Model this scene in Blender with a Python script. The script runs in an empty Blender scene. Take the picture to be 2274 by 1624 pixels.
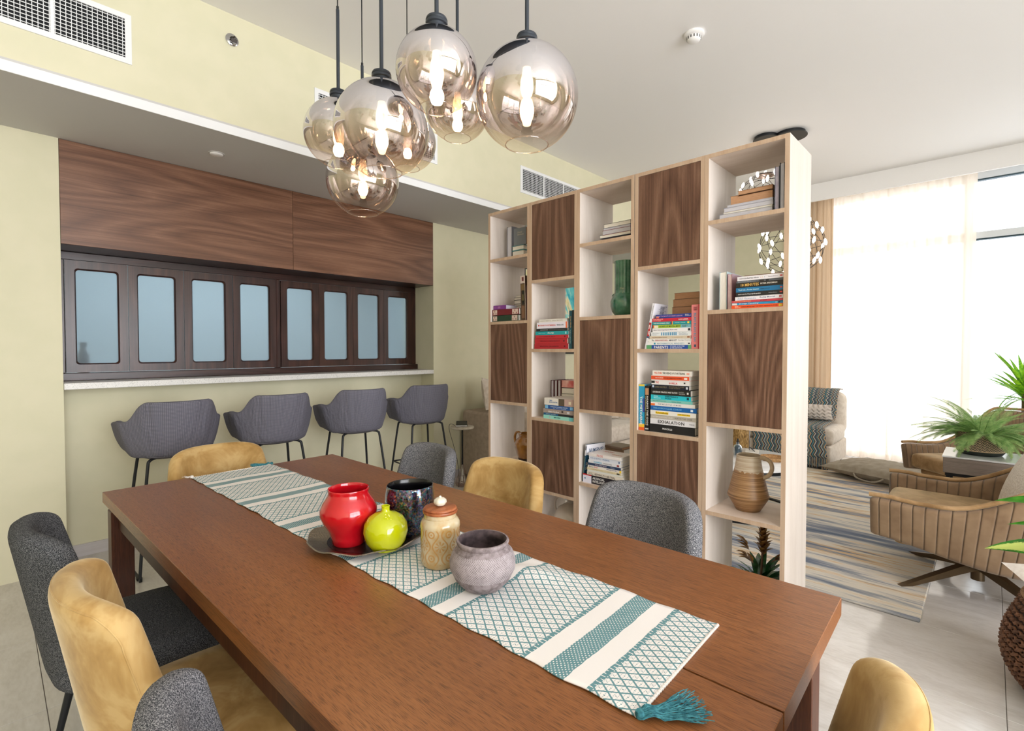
import bpy, bmesh, math, random
from mathutils import Vector, Matrix, Euler
random.seed(7)
D = bpy.data
SC = bpy.context.scene
COL = SC.collection
PI = math.pi
# ------------------------------------------------------------------ camera
H = 1.30
YAW, PITCH, FPX, CX, CY = 0.7637015, 0.0244777, 1112.996, 1136.717, 802.515
cd = D.cameras.new('camera'); cam = D.objects.new('camera', cd); COL.objects.link(cam)
fw = Vector((math.cos(PITCH)*math.cos(YAW), math.cos(PITCH)*math.sin(YAW), -math.sin(PITCH)))
rt = Vector((math.sin(YAW), -math.cos(YAW), 0)); up = rt.cross(fw)
cam.matrix_world = Matrix(((rt.x, up.x, -fw.x, 0), (rt.y, up.y, -fw.y, 0), (rt.z, up.z, -fw.z, H), (0, 0, 0, 1)))
cd.sensor_width = 36; cd.sensor_fit = 'HORIZONTAL'
cd.lens = FPX/2274*36; cd.shift_x = (1137-CX)/2274; cd.shift_y = -(812-CY)/2274
cd.clip_start = 0.02; cd.clip_end = 200
SC.camera = cam
# ------------------------------------------------------------------ world, light, exposure
w = D.worlds.new('sky'); SC.world = w; w.use_nodes = True
bg = w.node_tree.nodes['Background']
bg.inputs[0].default_value = (0.90, 0.95, 1.0, 1); bg.inputs[1].default_value = 2.35
def area(name, loc, rot, sx, sy, power, col=(1, 1, 1), portal=False):
    l = D.lights.new(name, 'AREA'); l.shape = 'RECTANGLE'; l.size = sx; l.size_y = sy; l.energy = power; l.color = col
    o = D.objects.new(name, l); COL.objects.link(o); o.location = loc; o.rotation_euler = rot
    if portal: l.cycles.is_portal = True
    return o
area('sky_portal', (7.42, -0.45, 1.6), (0, PI/2, 0), 3.1, 4.3, 10, portal=True)
area('sky_portal', (.4, -3.42, 1.65), (PI/2, 0, 0), 3.6, 2.5, 10, portal=True)
area('fill_light', (.4, -3.60, 1.75), (PI/2-.15, 0, 0), 3.7, 2.8, 205, (.97, .97, 1.0))  # added fill light outside the unseen back window, brightens the interior
area('kitchen_light', (1.6, 5.1, 2.5), (0, 0, 0), 2.6, 0.8, 42, (0.80, 0.88, 1.0))
vs = SC.view_settings
vs.view_transform = 'Standard'; vs.look = 'None'; vs.exposure = 0.68; vs.gamma = 1.0; vs.use_curve_mapping = False
cy = SC.cycles
cy.max_bounces = 8; cy.diffuse_bounces = 4; cy.glossy_bounces = 4; cy.transmission_bounces = 6; cy.transparent_max_bounces = 14
cy.sample_clamp_indirect = 6.0; cy.caustics_reflective = False; cy.caustics_refractive = False
cy.use_denoising = True; cy.blur_glossy = 0.5
try:
    cy.use_adaptive_sampling = True; cy.adaptive_threshold = 0.02
except Exception: pass

# ------------------------------------------------------------------ helpers
def ray(px, py):
    return rt*((px-CX)/FPX) - up*((py-CY)/FPX) + fw
def at(px, py, ax, v):                       # the point of a known plane that a pixel looks at
    d = ray(px, py); o = Vector((0, 0, H)); t = (v-o[ax])/d[ax]
    return o + d*t
def S(r, g, b):
    return tuple((c/255/12.92 if c/255 <= .04045 else ((c/255+.055)/1.055)**2.4) for c in (r, g, b))

def sock(n, k): return n.inputs[k]
class NT:
    def __init__(s, name):
        s.m = D.materials.new(name); s.m.use_nodes = True; s.t = s.m.node_tree; s.N = s.t.nodes; s.L = s.t.links
        s.b = s.N['Principled BSDF']; s.out = s.N['Material Output']
    def n(s, typ, **kw):
        x = s.N.new(typ)
        for k, v in kw.items():
            if hasattr(x, k) and not (isinstance(k, int)): setattr(x, k, v)
        return x
    def link(s, a, b): s.L.new(a, b)
    def coord(s, kind='Object', scale=(1, 1, 1), rot=(0, 0, 0), loc=(0, 0, 0)):
        c = s.n('ShaderNodeTexCoord'); m = s.n('ShaderNodeMapping')
        m.inputs['Scale'].default_value = scale; m.inputs['Rotation'].default_value = rot; m.inputs['Location'].default_value = loc
        s.link(c.outputs[kind], m.inputs['Vector']); return m.outputs[0]
    def noise(s, vec, scale=5, detail=4, rough=.5, dist=0):
        x = s.n('ShaderNodeTexNoise'); x.inputs['Scale'].default_value = scale; x.inputs['Detail'].default_value = detail
        x.inputs['Roughness'].default_value = rough; x.inputs['Distortion'].default_value = dist
        if vec is not None: s.link(vec, x.inputs['Vector'])
        return x.outputs['Fac']
    def ramp(s, fac, stops, interp='LINEAR'):
        r = s.n('ShaderNodeValToRGB'); r.color_ramp.interpolation = interp; e = r.color_ramp.elements
        while len(e) < len(stops): e.new(.5)
        for i, (p, c) in enumerate(stops):
            e[i].position = p; e[i].color = (*c, 1) if len(c) == 3 else c
        s.link(fac, r.inputs[0]); return r.outputs['Color']
    def math(s, op, a, b=None, c=None):
        x = s.n('ShaderNodeMath', operation=op)
        for i, v in enumerate((a, b, c)):
            if v is None: continue
            if isinstance(v, (int, float)): x.inputs[i].default_value = v
            else: s.link(v, x.inputs[i])
        return x.outputs[0]
    def sep(s, vec):
        x = s.n('ShaderNodeSeparateXYZ'); s.link(vec, x.inputs[0]); return x.outputs
    def mix(s, f, a, b):
        x = s.n('ShaderNodeMix', data_type='RGBA')
        for i, v in ((0, f), (6, a), (7, b)):
            if isinstance(v, (int, float)): x.inputs[i].default_value = v
            elif isinstance(v, tuple): x.inputs[i].default_value = (*v, 1)
            else: s.link(v, x.inputs[i])
        return x.outputs[2]
    def bump(s, h, strength=.3, dist=.01):
        x = s.n('ShaderNodeBump'); x.inputs['Strength'].default_value = strength; x.inputs['Distance'].default_value = dist
        s.link(h, x.inputs['Height']); s.link(x.outputs[0], s.b.inputs['Normal']); return x
    def base(s, c):
        if isinstance(c, tuple): s.b.inputs['Base Color'].default_value = (*c, 1)
        else: s.link(c, s.b.inputs['Base Color'])
    def set(s, **kw):
        for k, v in kw.items(): s.b.inputs[k.replace('_', ' ')].default_value = v
        return s
MAT = {}
def plain(name, col, rough=.5, metal=0, **kw):
    if name in MAT: return MAT[name]
    t = NT(name); t.base(col); t.set(Roughness=rough, Metallic=metal)
    for k, v in kw.items(): t.b.inputs[k.replace('_', ' ')].default_value = v
    MAT[name] = t.m; return t.m
def speck(name, c1, c2, scale=300, rough=.8, bump=.2, detail=2, metal=0, stretch=(1, 1, 1), lo=.35, hi=.65, dist=.002, **kw):
    if name in MAT: return MAT[name]
    t = NT(name); v = t.coord('Object', scale=stretch); f = t.noise(v, scale, detail)
    t.base(t.ramp(f, [(lo, c1), (hi, c2)])); t.set(Roughness=rough, Metallic=metal)
    for k, x in kw.items(): t.b.inputs[k.replace('_', ' ')].default_value = x
    if bump: t.bump(f, bump, dist)
    MAT[name] = t.m; return t.m
def wood(name, dark, mid, light, axis=0, scale=1.0, rough=.45, figure=1.0, contrast=1.0, pores=.5, spec=.5):
    """grain runs along axis; object coordinates shifted per object"""
    if name in MAT: return MAT[name]
    t = NT(name)
    c = t.n('ShaderNodeTexCoord'); oi = t.n('ShaderNodeObjectInfo')
    add = t.n('ShaderNodeVectorMath', operation='ADD'); mul = t.n('ShaderNodeVectorMath', operation='SCALE')
    comb = t.n('ShaderNodeCombineXYZ')
    for i in range(3): t.link(oi.outputs['Random'], comb.inputs[i])
    t.link(comb.outputs[0], mul.inputs[0]); mul.inputs['Scale'].default_value = 7.0
    t.link(c.outputs['Object'], add.inputs[0]); t.link(mul.outputs[0], add.inputs[1])
    def mp(sl, sx):
        m = t.n('ShaderNodeMapping'); sc_ = [sx*scale]*3; sc_[axis] = sl*scale
        m.inputs['Scale'].default_value = sc_; t.link(add.outputs[0], m.inputs['Vector']); return m.outputs[0]
    big = t.noise(mp(.40, 3.0), 1.0, 1.2, .3, .15)
    rings = t.math('PINGPONG', t.math('MULTIPLY', big, 26*figure), 1.0)
    fine = t.noise(mp(1.6, 170), 1.0, 3, .6)
    streak = t.noise(mp(.6, 60), 1.0, 3, .6)
    pore = t.noise(mp(22, 620), 1.0, 2, .5)
    f = t.math('ADD', t.math('MULTIPLY', rings, .22), t.math('ADD', t.math('MULTIPLY', fine, .40), t.math('MULTIPLY', streak, .38)))
    col = t.ramp(f, [(.5-.25/contrast, dark), (.5, mid), (.5+.25/contrast, light)])
    pm = t.ramp(pore, [(.38, (1-pores,)*3), (.5, (1, 1, 1))])
    mx = t.n('ShaderNodeMix', data_type='RGBA', blend_type='MULTIPLY'); mx.inputs[0].default_value = 1
    t.link(col, mx.inputs[6]); t.link(pm, mx.inputs[7])
    t.base(mx.outputs[2]); t.set(Roughness=rough); t.b.inputs['Specular IOR Level'].default_value = spec
    t.bump(t.math('ADD', pore, fine), .08, .002)
    MAT[name] = t.m; return t.m

# ---- mesh helpers
def newbm():
    b = bmesh.new(); return b
def bx(b, lo, hi, mat=0, M=None):
    x0, y0, z0 = lo; x1, y1, z1 = hi
    co = [(x0, y0, z0), (x1, y0, z0), (x1, y1, z0), (x0, y1, z0), (x0, y0, z1), (x1, y0, z1), (x1, y1, z1), (x0, y1, z1)]
    v = [b.verts.new(Vector(c) if M is None else M @ Vector(c)) for c in co]
    fs = []
    for f in ((0, 3, 2, 1), (4, 5, 6, 7), (0, 1, 5, 4), (1, 2, 6, 5), (2, 3, 7, 6), (3, 0, 4, 7)):
        q = b.faces.new([v[i] for i in f]); q.material_index = mat; fs.append(q)
    return fs
def bev(b, off, seg=1):
    bmesh.ops.bevel(b, geom=list(b.edges), offset=off, segments=seg, affect='EDGES', profile=.5); return b
def boxbm(lo, hi, off=0, seg=1):
    b = newbm(); bx(b, lo, hi)
    if off: bev(b, off, seg)
    return b
def lathe(b, prof, n=40, c=(0, 0), closed=False, fn=None, mat=0):
    rings = []
    for k, (r, z) in enumerate(prof):
        if r < 1e-5:
            rings.append([b.verts.new((c[0], c[1], z))])
        else:
            ring = []
            for i in range(n):
                a = 2*PI*i/n; rr, zz = (r, z) if fn is None else fn(a, r, z, k)
                ring.append(b.verts.new((c[0]+rr*math.cos(a), c[1]+rr*math.sin(a), zz)))
            rings.append(ring)
    pairs = list(zip(rings, rings[1:])) + ([(rings[-1], rings[0])] if closed else [])
    for A, B in pairs:
        for i in range(n):
            j = (i+1) % n
            if len(A) == 1 and len(B) == 1: break
            if len(A) == 1: f = b.faces.new((A[0], B[j], B[i]))
            elif len(B) == 1: f = b.faces.new((A[i], A[j], B[0]))
            else: f = b.faces.new((A[i], A[j], B[j], B[i]))
            f.material_index = mat
    return b
def tube(b, pts, r, n=10, cap=True, mat=0):
    pts = [Vector(p) for p in pts]; rings = []
    prev = None
    for i, p in enumerate(pts):
        if i == 0: d = pts[1]-p
        elif i == len(pts)-1: d = p-pts[i-1]
        else: d = (pts[i+1]-p).normalized()+(p-pts[i-1]).normalized()
        d.normalize()
        if prev is None:
            a = Vector((0, 0, 1)) if abs(d.z) < .9 else Vector((1, 0, 0)); u = d.cross(a).normalized()
        else:
            u = (prev - d*prev.dot(d)).normalized()
        prev = u; v = d.cross(u)
        rr = r[i] if isinstance(r, (list, tuple)) else r
        rings.append([b.verts.new(p+(u*math.cos(2*PI*k/n)+v*math.sin(2*PI*k/n))*rr) for k in range(n)])
    for A, B in zip(rings, rings[1:]):
        for k in range(n):
            j = (k+1) % n; f = b.faces.new((A[k], A[j], B[j], B[k])); f.material_index = mat
    if cap:
        f = b.faces.new(list(reversed(rings[0]))); f.material_index = mat
        f = b.faces.new(rings[-1]); f.material_index = mat
    return b
def gridbm(nu, nv, fn, b=None, uv=True, thick=0, mat=0, closeu=False):
    b = b or newbm(); L = b.loops.layers.uv.verify() if uv else None
    V = [[b.verts.new(fn(i/nu, j/nv)) for j in range(nv+1)] for i in range(nu+(0 if closeu else 1))]
    n_i = nu
    for i in range(n_i):
        for j in range(nv):
            i2 = (i+1) % nu if closeu else i+1
            f = b.faces.new((V[i][j], V[i2][j], V[i2][j+1], V[i][j+1])); f.material_index = mat
            if uv:
                for lp, (a, c) in zip(f.loops, ((i, j), (i+1, j), (i+1, j+1), (i, j+1))): lp[L].uv = (a/nu, c/nv)
    return b
def spline(pts, n=8):
    pts = [Vector(p) for p in pts]; P = [pts[0]]+pts+[pts[-1]]; out = []
    for i in range(1, len(P)-2):
        p0, p1, p2, p3 = P[i-1:i+3]
        for k in range(n):
            t = k/n; out.append(.5*((2*p1)+(-p0+p2)*t+(2*p0-5*p1+4*p2-p3)*t*t+(-p0+3*p1-3*p2+p3)*t**3))
    out.append(P[-2]); return out
def fin(b, name, smooth=False):
    bmesh.ops.recalc_face_normals(b, faces=list(b.faces))
    me = D.meshes.new(name); b.to_mesh(me); b.free()
    if smooth:
        me.polygons.foreach_set('use_smooth', [True]*len(me.polygons))
        try: me.set_sharp_from_angle(angle=smooth if smooth is not True else math.radians(50))
        except Exception: pass
    return me
def part(name, b, mat, parent=None, loc=(0, 0, 0), rot=(0, 0, 0), smooth=False, label=None, subsurf=0, solid=0):
    me = b if isinstance(b, bpy.types.Mesh) else fin(b, name, smooth)
    if mat is not None:
        me.materials.clear()
        for m in (mat if isinstance(mat, (list, tuple)) else [mat]): me.materials.append(m)
    o = D.objects.new(name, me); COL.objects.link(o); o.location = loc; o.rotation_euler = rot
    if parent is not None: o.parent = parent
    if label: o['label'] = label
    if solid:
        m = o.modifiers.new('thickness', 'SOLIDIFY'); m.thickness = solid; m.offset = 0
    if subsurf:
        m = o.modifiers.new('smooth', 'SUBSURF'); m.levels = subsurf; m.render_levels = subsurf
    return o
def thing(name, label, cat, loc=(0, 0, 0), rotz=0, group=None):
    o = D.objects.new(name, None); COL.objects.link(o); o.empty_display_size = .05
    o.location = loc; o.rotation_euler = (0, 0, rotz) if not isinstance(rotz, tuple) else rotz
    o['label'] = label; o['category'] = cat
    if group: o['group'] = group
    return o
def tag(o, label, cat, group=None):
    o['label'] = label; o['category'] = cat
    if group: o['group'] = group
    return o
def struct(name, b, mat, loc=(0, 0, 0), label=None, cat=None, **kw):
    o = part(name, b, mat, None, loc, **kw); o['kind'] = 'structure'
    if label: o['label'] = label
    if cat: o['category'] = cat
    return o
def dup(root, loc, rotz, label, group=None):
    kids = {}
    for c in D.objects:
        if c.parent is not None: kids.setdefault(c.parent, []).append(c)
    def cp(o, par):
        n = o.copy(); COL.objects.link(n); n.parent = par
        for k in kids.get(o, []): cp(k, n)
        return n
    r = cp(root, None); r.location = loc; r.rotation_euler = (0, 0, rotz); r['label'] = label
    if group: r['group'] = group
    return r
_tc = {}
def textmesh(s, mirror=False):
    if s in _tc: return _tc[s]
    cu = D.curves.new('t', 'FONT'); cu.body = s; cu.size = 1; cu.resolution_u = 1; cu.offset = .018
    o = D.objects.new('t', cu); COL.objects.link(o)
    dg = bpy.context.evaluated_depsgraph_get(); me = D.meshes.new_from_object(o.evaluated_get(dg))
    D.objects.remove(o); D.curves.remove(cu)
    xs = [v.co.x for v in me.vertices] or [0, 1]; ys = [v.co.y for v in me.vertices] or [0, 1]
    _tc[s] = (me, min(xs), max(xs), min(ys), max(ys)); return _tc[s]
def text(name, s, mat, parent, center, wid, hei, rx, ry, stretch=True, label=None):
    """flat lettering centred at center; rx = reading direction, ry = up direction"""
    me, x0, x1, y0, y1 = textmesh(s); me = me.copy(); me.materials.clear(); me.materials.append(mat)
    sy = hei/(y1-y0); sx = wid/(x1-x0)
    if not stretch: sx = sy = min(sx, sy)
    rx = Vector(rx).normalized(); ry = Vector(ry).normalized(); c = Vector(center)
    for v in me.vertices:
        a = (v.co.x-(x0+x1)/2)*sx; bb = (v.co.y-(y0+y1)/2)*sy
        v.co = c+rx*a+ry*bb
    me.name = name
    o = D.objects.new(name, me); COL.objects.link(o); o.parent = parent
    if label: o['label'] = label
    return o
# ------------------------------------------------------------------ shared materials
paint = speck('wall_paint', S(222, 218, 189), S(226, 221, 193), 8, .85, 0)
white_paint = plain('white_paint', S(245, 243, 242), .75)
shaded_soffit = plain('shaded_soffit', S(205, 203, 201), .85)  # white greyed down, the shade of the unlit underside put into the colour
trim_paint = plain('trim_paint', S(240, 241, 243), .5)
black_metal = plain('black_metal', S(36, 38, 42), .42, .35)
black_soft = plain('black_soft', S(24, 24, 27), .6)
walnut_h = wood('walnut_h', S(84, 55, 39), S(118, 81, 60), S(146, 107, 83), 0, 1.3, .36, .9, 1.0, .12, .4)
walnut_v = wood('walnut_v', S(74, 49, 37), S(106, 76, 59), S(136, 104, 84), 2, 1.6, .45, 1.0, 1.15, .2, .3)
maple_v = wood('maple_v', S(200, 188, 177), S(209, 198, 188), S(216, 206, 197), 2, 1.6, .5, .5, 1.0, .05, .35)
maple_h = wood('maple_h', S(210, 190, 172), S(218, 200, 184), S(225, 209, 194), 1, 1.6, .5, .5, 1.0, .05, .35)
maple_edge = wood('maple_edge', S(178, 150, 124), S(190, 163, 138), S(200, 176, 152), 2, 2.4, .55, .5, 1.0, .05, .3)
dark_wood = wood('dark_stained_wood', S(34, 19, 17), S(58, 34, 29), S(84, 52, 44), 2, 1.6, .28, .7, .9, .1, .5)
dark_wood_h = wood('dark_stained_wood_h', S(30, 17, 15), S(54, 31, 27), S(78, 48, 41), 0, 1.6, .28, .7, .9, .1, .5)
table_wood = wood('table_wood', S(118, 71, 39), S(144, 91, 52), S(164, 110, 68), 1, 1.5, .34, .18, .8, .5, .5)
table_edge = wood('table_edge_wood', S(60, 36, 26), S(84, 52, 37), S(108, 70, 50), 1, 1.4, .5, .3, 1.0, .35, .3)
table_leg_wood = wood('table_leg_wood', S(52, 29, 19), S(78, 44, 28), S(100, 60, 40), 2, 1.4, .45, .3, 1.0, .35, .3)
stone = speck('speckled_stone', S(150, 148, 144), S(226, 224, 220), 260, .3, 0, 3, lo=.3, hi=.42)
def tilemat():
    t = NT('floor_tile'); c = t.n('ShaderNodeTexCoord'); g = t.n('ShaderNodeNewGeometry')
    m = t.n('ShaderNodeMapping'); m.inputs['Scale'].default_value = (3.2, 1.0, 1); m.inputs['Rotation'].default_value = (0, 0, .5)
    t.link(g.outputs['Position'], m.inputs[0])
    f = t.noise(m.outputs[0], 2.2, 5, .6, 1.2); f2 = t.noise(m.outputs[0], 26, 2, .5, .2)
    s = t.math('ADD', t.math('MULTIPLY', f, .7), t.math('MULTIPLY', f2, .3))
    t.base(t.ramp(s, [(.35, S(196, 190, 184)), (.5, S(208, 203, 198)), (.65, S(216, 212, 208))]))
    t.set(Roughness=.13); t.b.inputs['Specular IOR Level'].default_value = .6; t.bump(f, .06, .004)
    return t.m
tile_mat = tilemat()
grout = plain('grout', S(128, 118, 108), .9)
skirt = wood('skirting_tile', S(196, 190, 190), S(206, 201, 202), S(214, 210, 212), 0, .8, .3, .3, 1, .02)
def glassmat(name, gloss=.08, tint=(1, 1, 1)):
    t = NT(name); tr = t.n('ShaderNodeBsdfTransparent'); tr.inputs[0].default_value = (*tint, 1)
    gl = t.n('ShaderNodeBsdfGlossy'); gl.inputs['Roughness'].default_value = .02
    mx = t.n('ShaderNodeMixShader'); mx.inputs[0].default_value = gloss
    t.link(tr.outputs[0], mx.inputs[1]); t.link(gl.outputs[0], mx.inputs[2]); t.link(mx.outputs[0], t.out.inputs[0]); return t.m
pane_glass = glassmat('window_glass', .05)
clear_glass = glassmat('clear_glass', .14, (.93, .9, .9))

# ------------------------------------------------------------------ the room
XL, XR, YB, YF, YP, ZC, ZS = -1.8, 7.25, -3.4, 3.91, 3.141, 3.195, 2.517
fl = struct('floor', boxbm((XL-.1, YB-.1, -.06), (XR+.1, 4.2, -.004)), grout, label='pale glossy stone tile floor with thin grout lines', cat='floor')
tile_me = fin(bev(boxbm((-.2895, -.3115, -.0035), (.2895, .3115, .0)), .0012), 'tile')
tile_me.materials.append(tile_mat)
for i in range(-3, 13):
    for j in range(-5, 7):
        x = .124+.581*i+.2905; y = -.06+.625*j+.3125
        o = D.objects.new('tile', tile_me); COL.objects.link(o); o.parent = fl
        o.location = (x, y, 0)
struct('ceiling', boxbm((XL-.1, YB-.1, ZC), (XR+.1, YP+.2, ZC+.1)), white_paint, label='flat white painted ceiling', cat='ceiling')
struct('ceiling_soffit', boxbm((XL, YP, ZS), (XR, 4.25, ZS+.06)), shaded_soffit, label='low white soffit above the shuttered hatch, its shade put into a greyed colour', cat='soffit')
struct('wall_bulkhead', boxbm((XL, YP, ZS+.06), (XR, YP+.1, ZC)), paint, label='pale yellow upper wall holding the air grilles', cat='wall')
struct('trim_1', boxbm((XL, YP-.006, ZS-.001), (XR, YP, ZS+.047)), trim_paint, label='white band along the lower edge of the upper wall', cat='trim')
b = newbm()
bx(b, (XL, YF, 0), (.30, 4.4, ZS)); struct('wall_front', b, paint, label='pale green-yellow wall left of the shuttered hatch', cat='wall')
b = newbm(); bx(b, (2.985, YF, 0), (XR, 4.4, ZS)); struct('wall_front', b, paint, label='pale yellow wall right of the shuttered hatch, behind the sofa', cat='wall')
b = newbm(); bx(b, (.30, 4.11, 0), (2.985, 4.4, 1.0595)); struct('wall_front', b, paint, label='pale green-yellow wall under the breakfast counter', cat='wall')
b = newbm(); bx(b, (.30, 4.26, 1.93), (2.985, 4.4, ZS)); struct('wall_front', b, paint)
struct('wall_left', boxbm((XL-.1, YB, 0), (XL, 4.4, ZC)), paint)
b = newbm()
bx(b, (XL, YB-.1, 0), (-1.4, YB, ZC)); bx(b, (2.2, YB-.1, 0), (XR, YB, ZC)); bx(b, (-1.4, YB-.1, 0), (2.2, YB, .4)); bx(b, (-1.4, YB-.1, 2.9), (2.2, YB, ZC))
struct('wall_back', b, paint)
b = newbm()
bx(b, (XR, 1.62, 0), (XR+.12, 4.4, ZC)); bx(b, (XR, YB, 0), (XR+.12, -2.6, ZC)); bx(b, (XR, -2.6, 3.16), (XR+.12, 1.62, ZC))
struct('wall_right', b, paint, label='wall holding the tall window behind the curtains', cat='wall')
struct('trim_2', boxbm((6.6, YB, 3.0), (6.63, YP, ZC)), white_paint, label='white pelmet board hanging in front of the curtain tops', cat='pelmet')
b = newbm(); bx(b, (.30, 4.098, 0), (2.985, 4.11, .075)); struct('baseboard_front', b, skirt, label='low pale tile skirting under the breakfast counter', cat='skirting')
b = newbm(); bx(b, (2.985, 3.898, 0), (3.32, 3.91, .075)); bx(b, (7.0, 3.898, 0), (XR, 3.91, .075)); struct('baseboard_right', b, skirt, label='pale tile skirting beside the sofa arm', cat='skirting')
# windows
frame_mat = plain('window_frame', S(226, 230, 233), .4); gasket = plain('gasket', S(40, 66, 76), .5)
def window(name, lo, hi, axis, vs_, hs, lab):
    """axis 0: the window lies in a plane of constant x"""
    r = thing(name, lab, 'window', lo); r['kind'] = 'structure'; del r['category']; r['category'] = 'window'
    def bar(nm, a, c, mat): part(nm, boxbm(Vector(a)-Vector(lo), Vector(c)-Vector(lo), .004), mat, r)
    u = 1 if axis == 0 else 0
    def P(d, s, z):
        return (lo[0]+d, s, z) if axis == 0 else (s, lo[1]+d, z)
    s0, s1, z0, z1 = lo[u], hi[u], lo[2], hi[2]
    bar('window_frame', P(0, s0, z0), P(.07, s1, z0+.06), frame_mat); bar('window_frame', P(0, s0, z1-.07), P(.07, s1, z1), frame_mat)
    bar('window_frame', P(0, s0, z0+.06), P(.07, s0+.06, z1-.07), frame_mat); bar('window_frame', P(0, s1-.06, z0+.06), P(.07, s1, z1-.07), frame_mat)
    for v in vs_: bar('mullion', P(-.02, v-.035, z0), P(.09, v+.035, z1), frame_mat)
    for h in hs:
        bar('transom', P(-.015, s0, h-.035), P(.08, s1, h+.035), frame_mat); bar('gasket', P(-.004, s0+.05, h-.05), P(.06, s1-.05, h-.036), gasket)
    bar('gasket', P(-.004, s0+.05, z1-.085), P(.06, s1-.05, z1-.071), gasket)
    ed = [s0]+list(vs_)+[s1]
    for a, c in zip(ed, ed[1:]):
        zz = [z0]+list(hs)+[z1]
        for q, e in zip(zz, zz[1:]): part('pane', boxbm(Vector(P(.03, a, q))-Vector(lo), Vector(P(.036, c, e))-Vector(lo)), pane_glass, r)
window('window_1', (XR, -2.6, 0), (XR+.07, 1.62, 3.16), 0, (.20, -1.2), (2.50,), 'tall bright window wall with white frame behind the sheer curtain')
window('fill_window', (-1.4, YB-.07, .4), (2.2, YB, 2.9), 1, (-.2, 1.0), (2.2,), 'unseen window added for fill light, opposite the shuttered hatch')  # never in view, added to let fill light into the room
# kitchen behind the hatch
b = newbm(); bx(b, (-.2, 6.0, 0), (3.6, 6.1, 2.7)); bx(b, (-.3, 4.4, 0), (-.2, 6.1, 2.7)); bx(b, (3.6, 4.4, 0), (3.7, 6.1, 2.7)); bx(b, (-.3, 4.4, 2.7), (3.7, 6.1, 2.8)); bx(b, (-.3, 4.4, -.1), (3.7, 6.1, 0))
struct('wall_kitchen', b, plain('kitchen_paint', S(196, 204, 204), .8))
# hatch: walnut header panels, dark frame, shutters, counter
hd = thing('hatch_header', 'wide walnut panelling over the folding shutters', 'panel', (1.64, YF, 1.913))
for x0, x1 in ((.302, 1.6405), (1.6425, 2.984)):
    part('header_panel', boxbm((x0-1.64, 0, 0), (x1-1.64, .02, .602), .0008), walnut_h, hd)
part('header_underside', boxbm((.302-1.64, .02, .0), (2.984-1.64, .345, .018)), dark_wood_h, hd)
fr = thing('hatch_surround', 'dark stained wooden frame holding the folding shutters', 'frame', (1.64, 4.2, 1.10))
YFm = 4.2
def fb(nm, x0, x1, z0, z1, y0=0, y1=.06, m=dark_wood): part(nm, boxbm((x0-1.64, y0, z0-1.10), (x1-1.64, y1, z1-1.10), .003), m, fr)
fb('frame_head', .302, 2.984, 1.862, 1.912, m=dark_wood_h); fb('frame_sill', .302, 2.984, 1.1, 1.148, -.035, .06, dark_wood_h)
fb('frame_side', .302, .335, 1.148, 1.862); fb('frame_side', 2.930, 2.984, 1.148, 1.862); fb('frame_post', 1.622, 1.654, 1.148, 1.862)
def frosted():
    t = NT('frosted_glass'); t.base(S(186, 200, 208)); t.set(Roughness=.55); t.b.inputs['Transmission Weight'].default_value = .75; t.b.inputs['IOR'].default_value = 1.15
    v = t.coord('Object'); t.bump(t.noise(v, 900, 1), .1, .001); return t.m
frost = frosted()
def shutter_bm():
    b = newbm(); W, Hh, F = .3165, .708, .058
    # stiles and rails around a hole with rounded corners
    n = 6; r = .018; x0, x1, z0, z1 = F-.004, W-F+.004, F, Hh-F
    inner = []
    for cx_, cz_, a0 in ((x1-r, z1-r, 0), (x0+r, z1-r, PI/2), (x0+r, z0+r, PI), (x1-r, z0+r, 1.5*PI)):
        for k in range(n): a = a0+PI/2*k/(n-1); inner.append((cx_+r*math.cos(a), cz_+r*math.sin(a)))
    outer = [(W, Hh)]*n+[(0, Hh)]*n+[(0, 0)]*n+[(W, 0)]*n
    N = len(inner)
    def ring(pts, y): return [b.verts.new((p[0], y, p[1])) for p in pts]
    sc_ = [((x-W/2)*1.07+W/2, (z-Hh/2)*1.03+Hh/2) for x, z in inner]
    A = ring(sc_, 0); B = ring(inner, .010); C = ring(inner, .03)
    oc = [b.verts.new((x, 0, z)) for x, z in ((W, Hh), (0, Hh), (0, 0), (W, 0))]; od = [b.verts.new((x, .034, z)) for x, z in ((W, Hh), (0, Hh), (0, 0), (W, 0))]
    for q in range(4):
        for k in range(n-1): b.faces.new((oc[q], A[q*n+k], A[q*n+k+1]))
        b.faces.new((oc[q], A[q*n+n-1], A[((q+1)*n) % N], oc[(q+1) % 4])); b.faces.new((oc[q], oc[(q+1) % 4], od[(q+1) % 4], od[q]))
    for k in range(N):
        j = (k+1) % N; b.faces.new((A[k], B[k], B[j], A[j])); b.faces.new((B[k], C[k], C[j], B[j]))
    for q in range(4):
        for k in range(n-1): b.faces.new((od[q], C[q*n+k+1], C[q*n+k]))
        b.faces.new((od[q], od[(q+1) % 4], C[((q+1)*n) % N], C[q*n+n-1]))
    return b
sh_me = fin(shutter_bm(), 'shutter_frame'); gl_me = fin(boxbm((.05, .016, .054), (.2665, .022, .654)), 'frosted_pane')
ords = ['leftmost', 'second from the left', 'third from the left', 'fourth from the left, just before the middle post', 'fifth from the left, just past the middle post', 'sixth from the left', 'seventh from the left', 'rightmost']
for k in range(8):
    x = .3365+.3205*k if k < 4 else 1.6555+.3185*(k-4)
    t = thing('folding_shutter', 'dark wooden folding shutter with frosted pane, '+ords[k], 'shutter', (x, YFm-.012 if k != 3 else YFm-.016, 1.151), 0, 'folding shutters of the hatch')
    part('shutter_frame', sh_me, dark_wood, t); part('frosted_pane', gl_me, frost, t)
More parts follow.
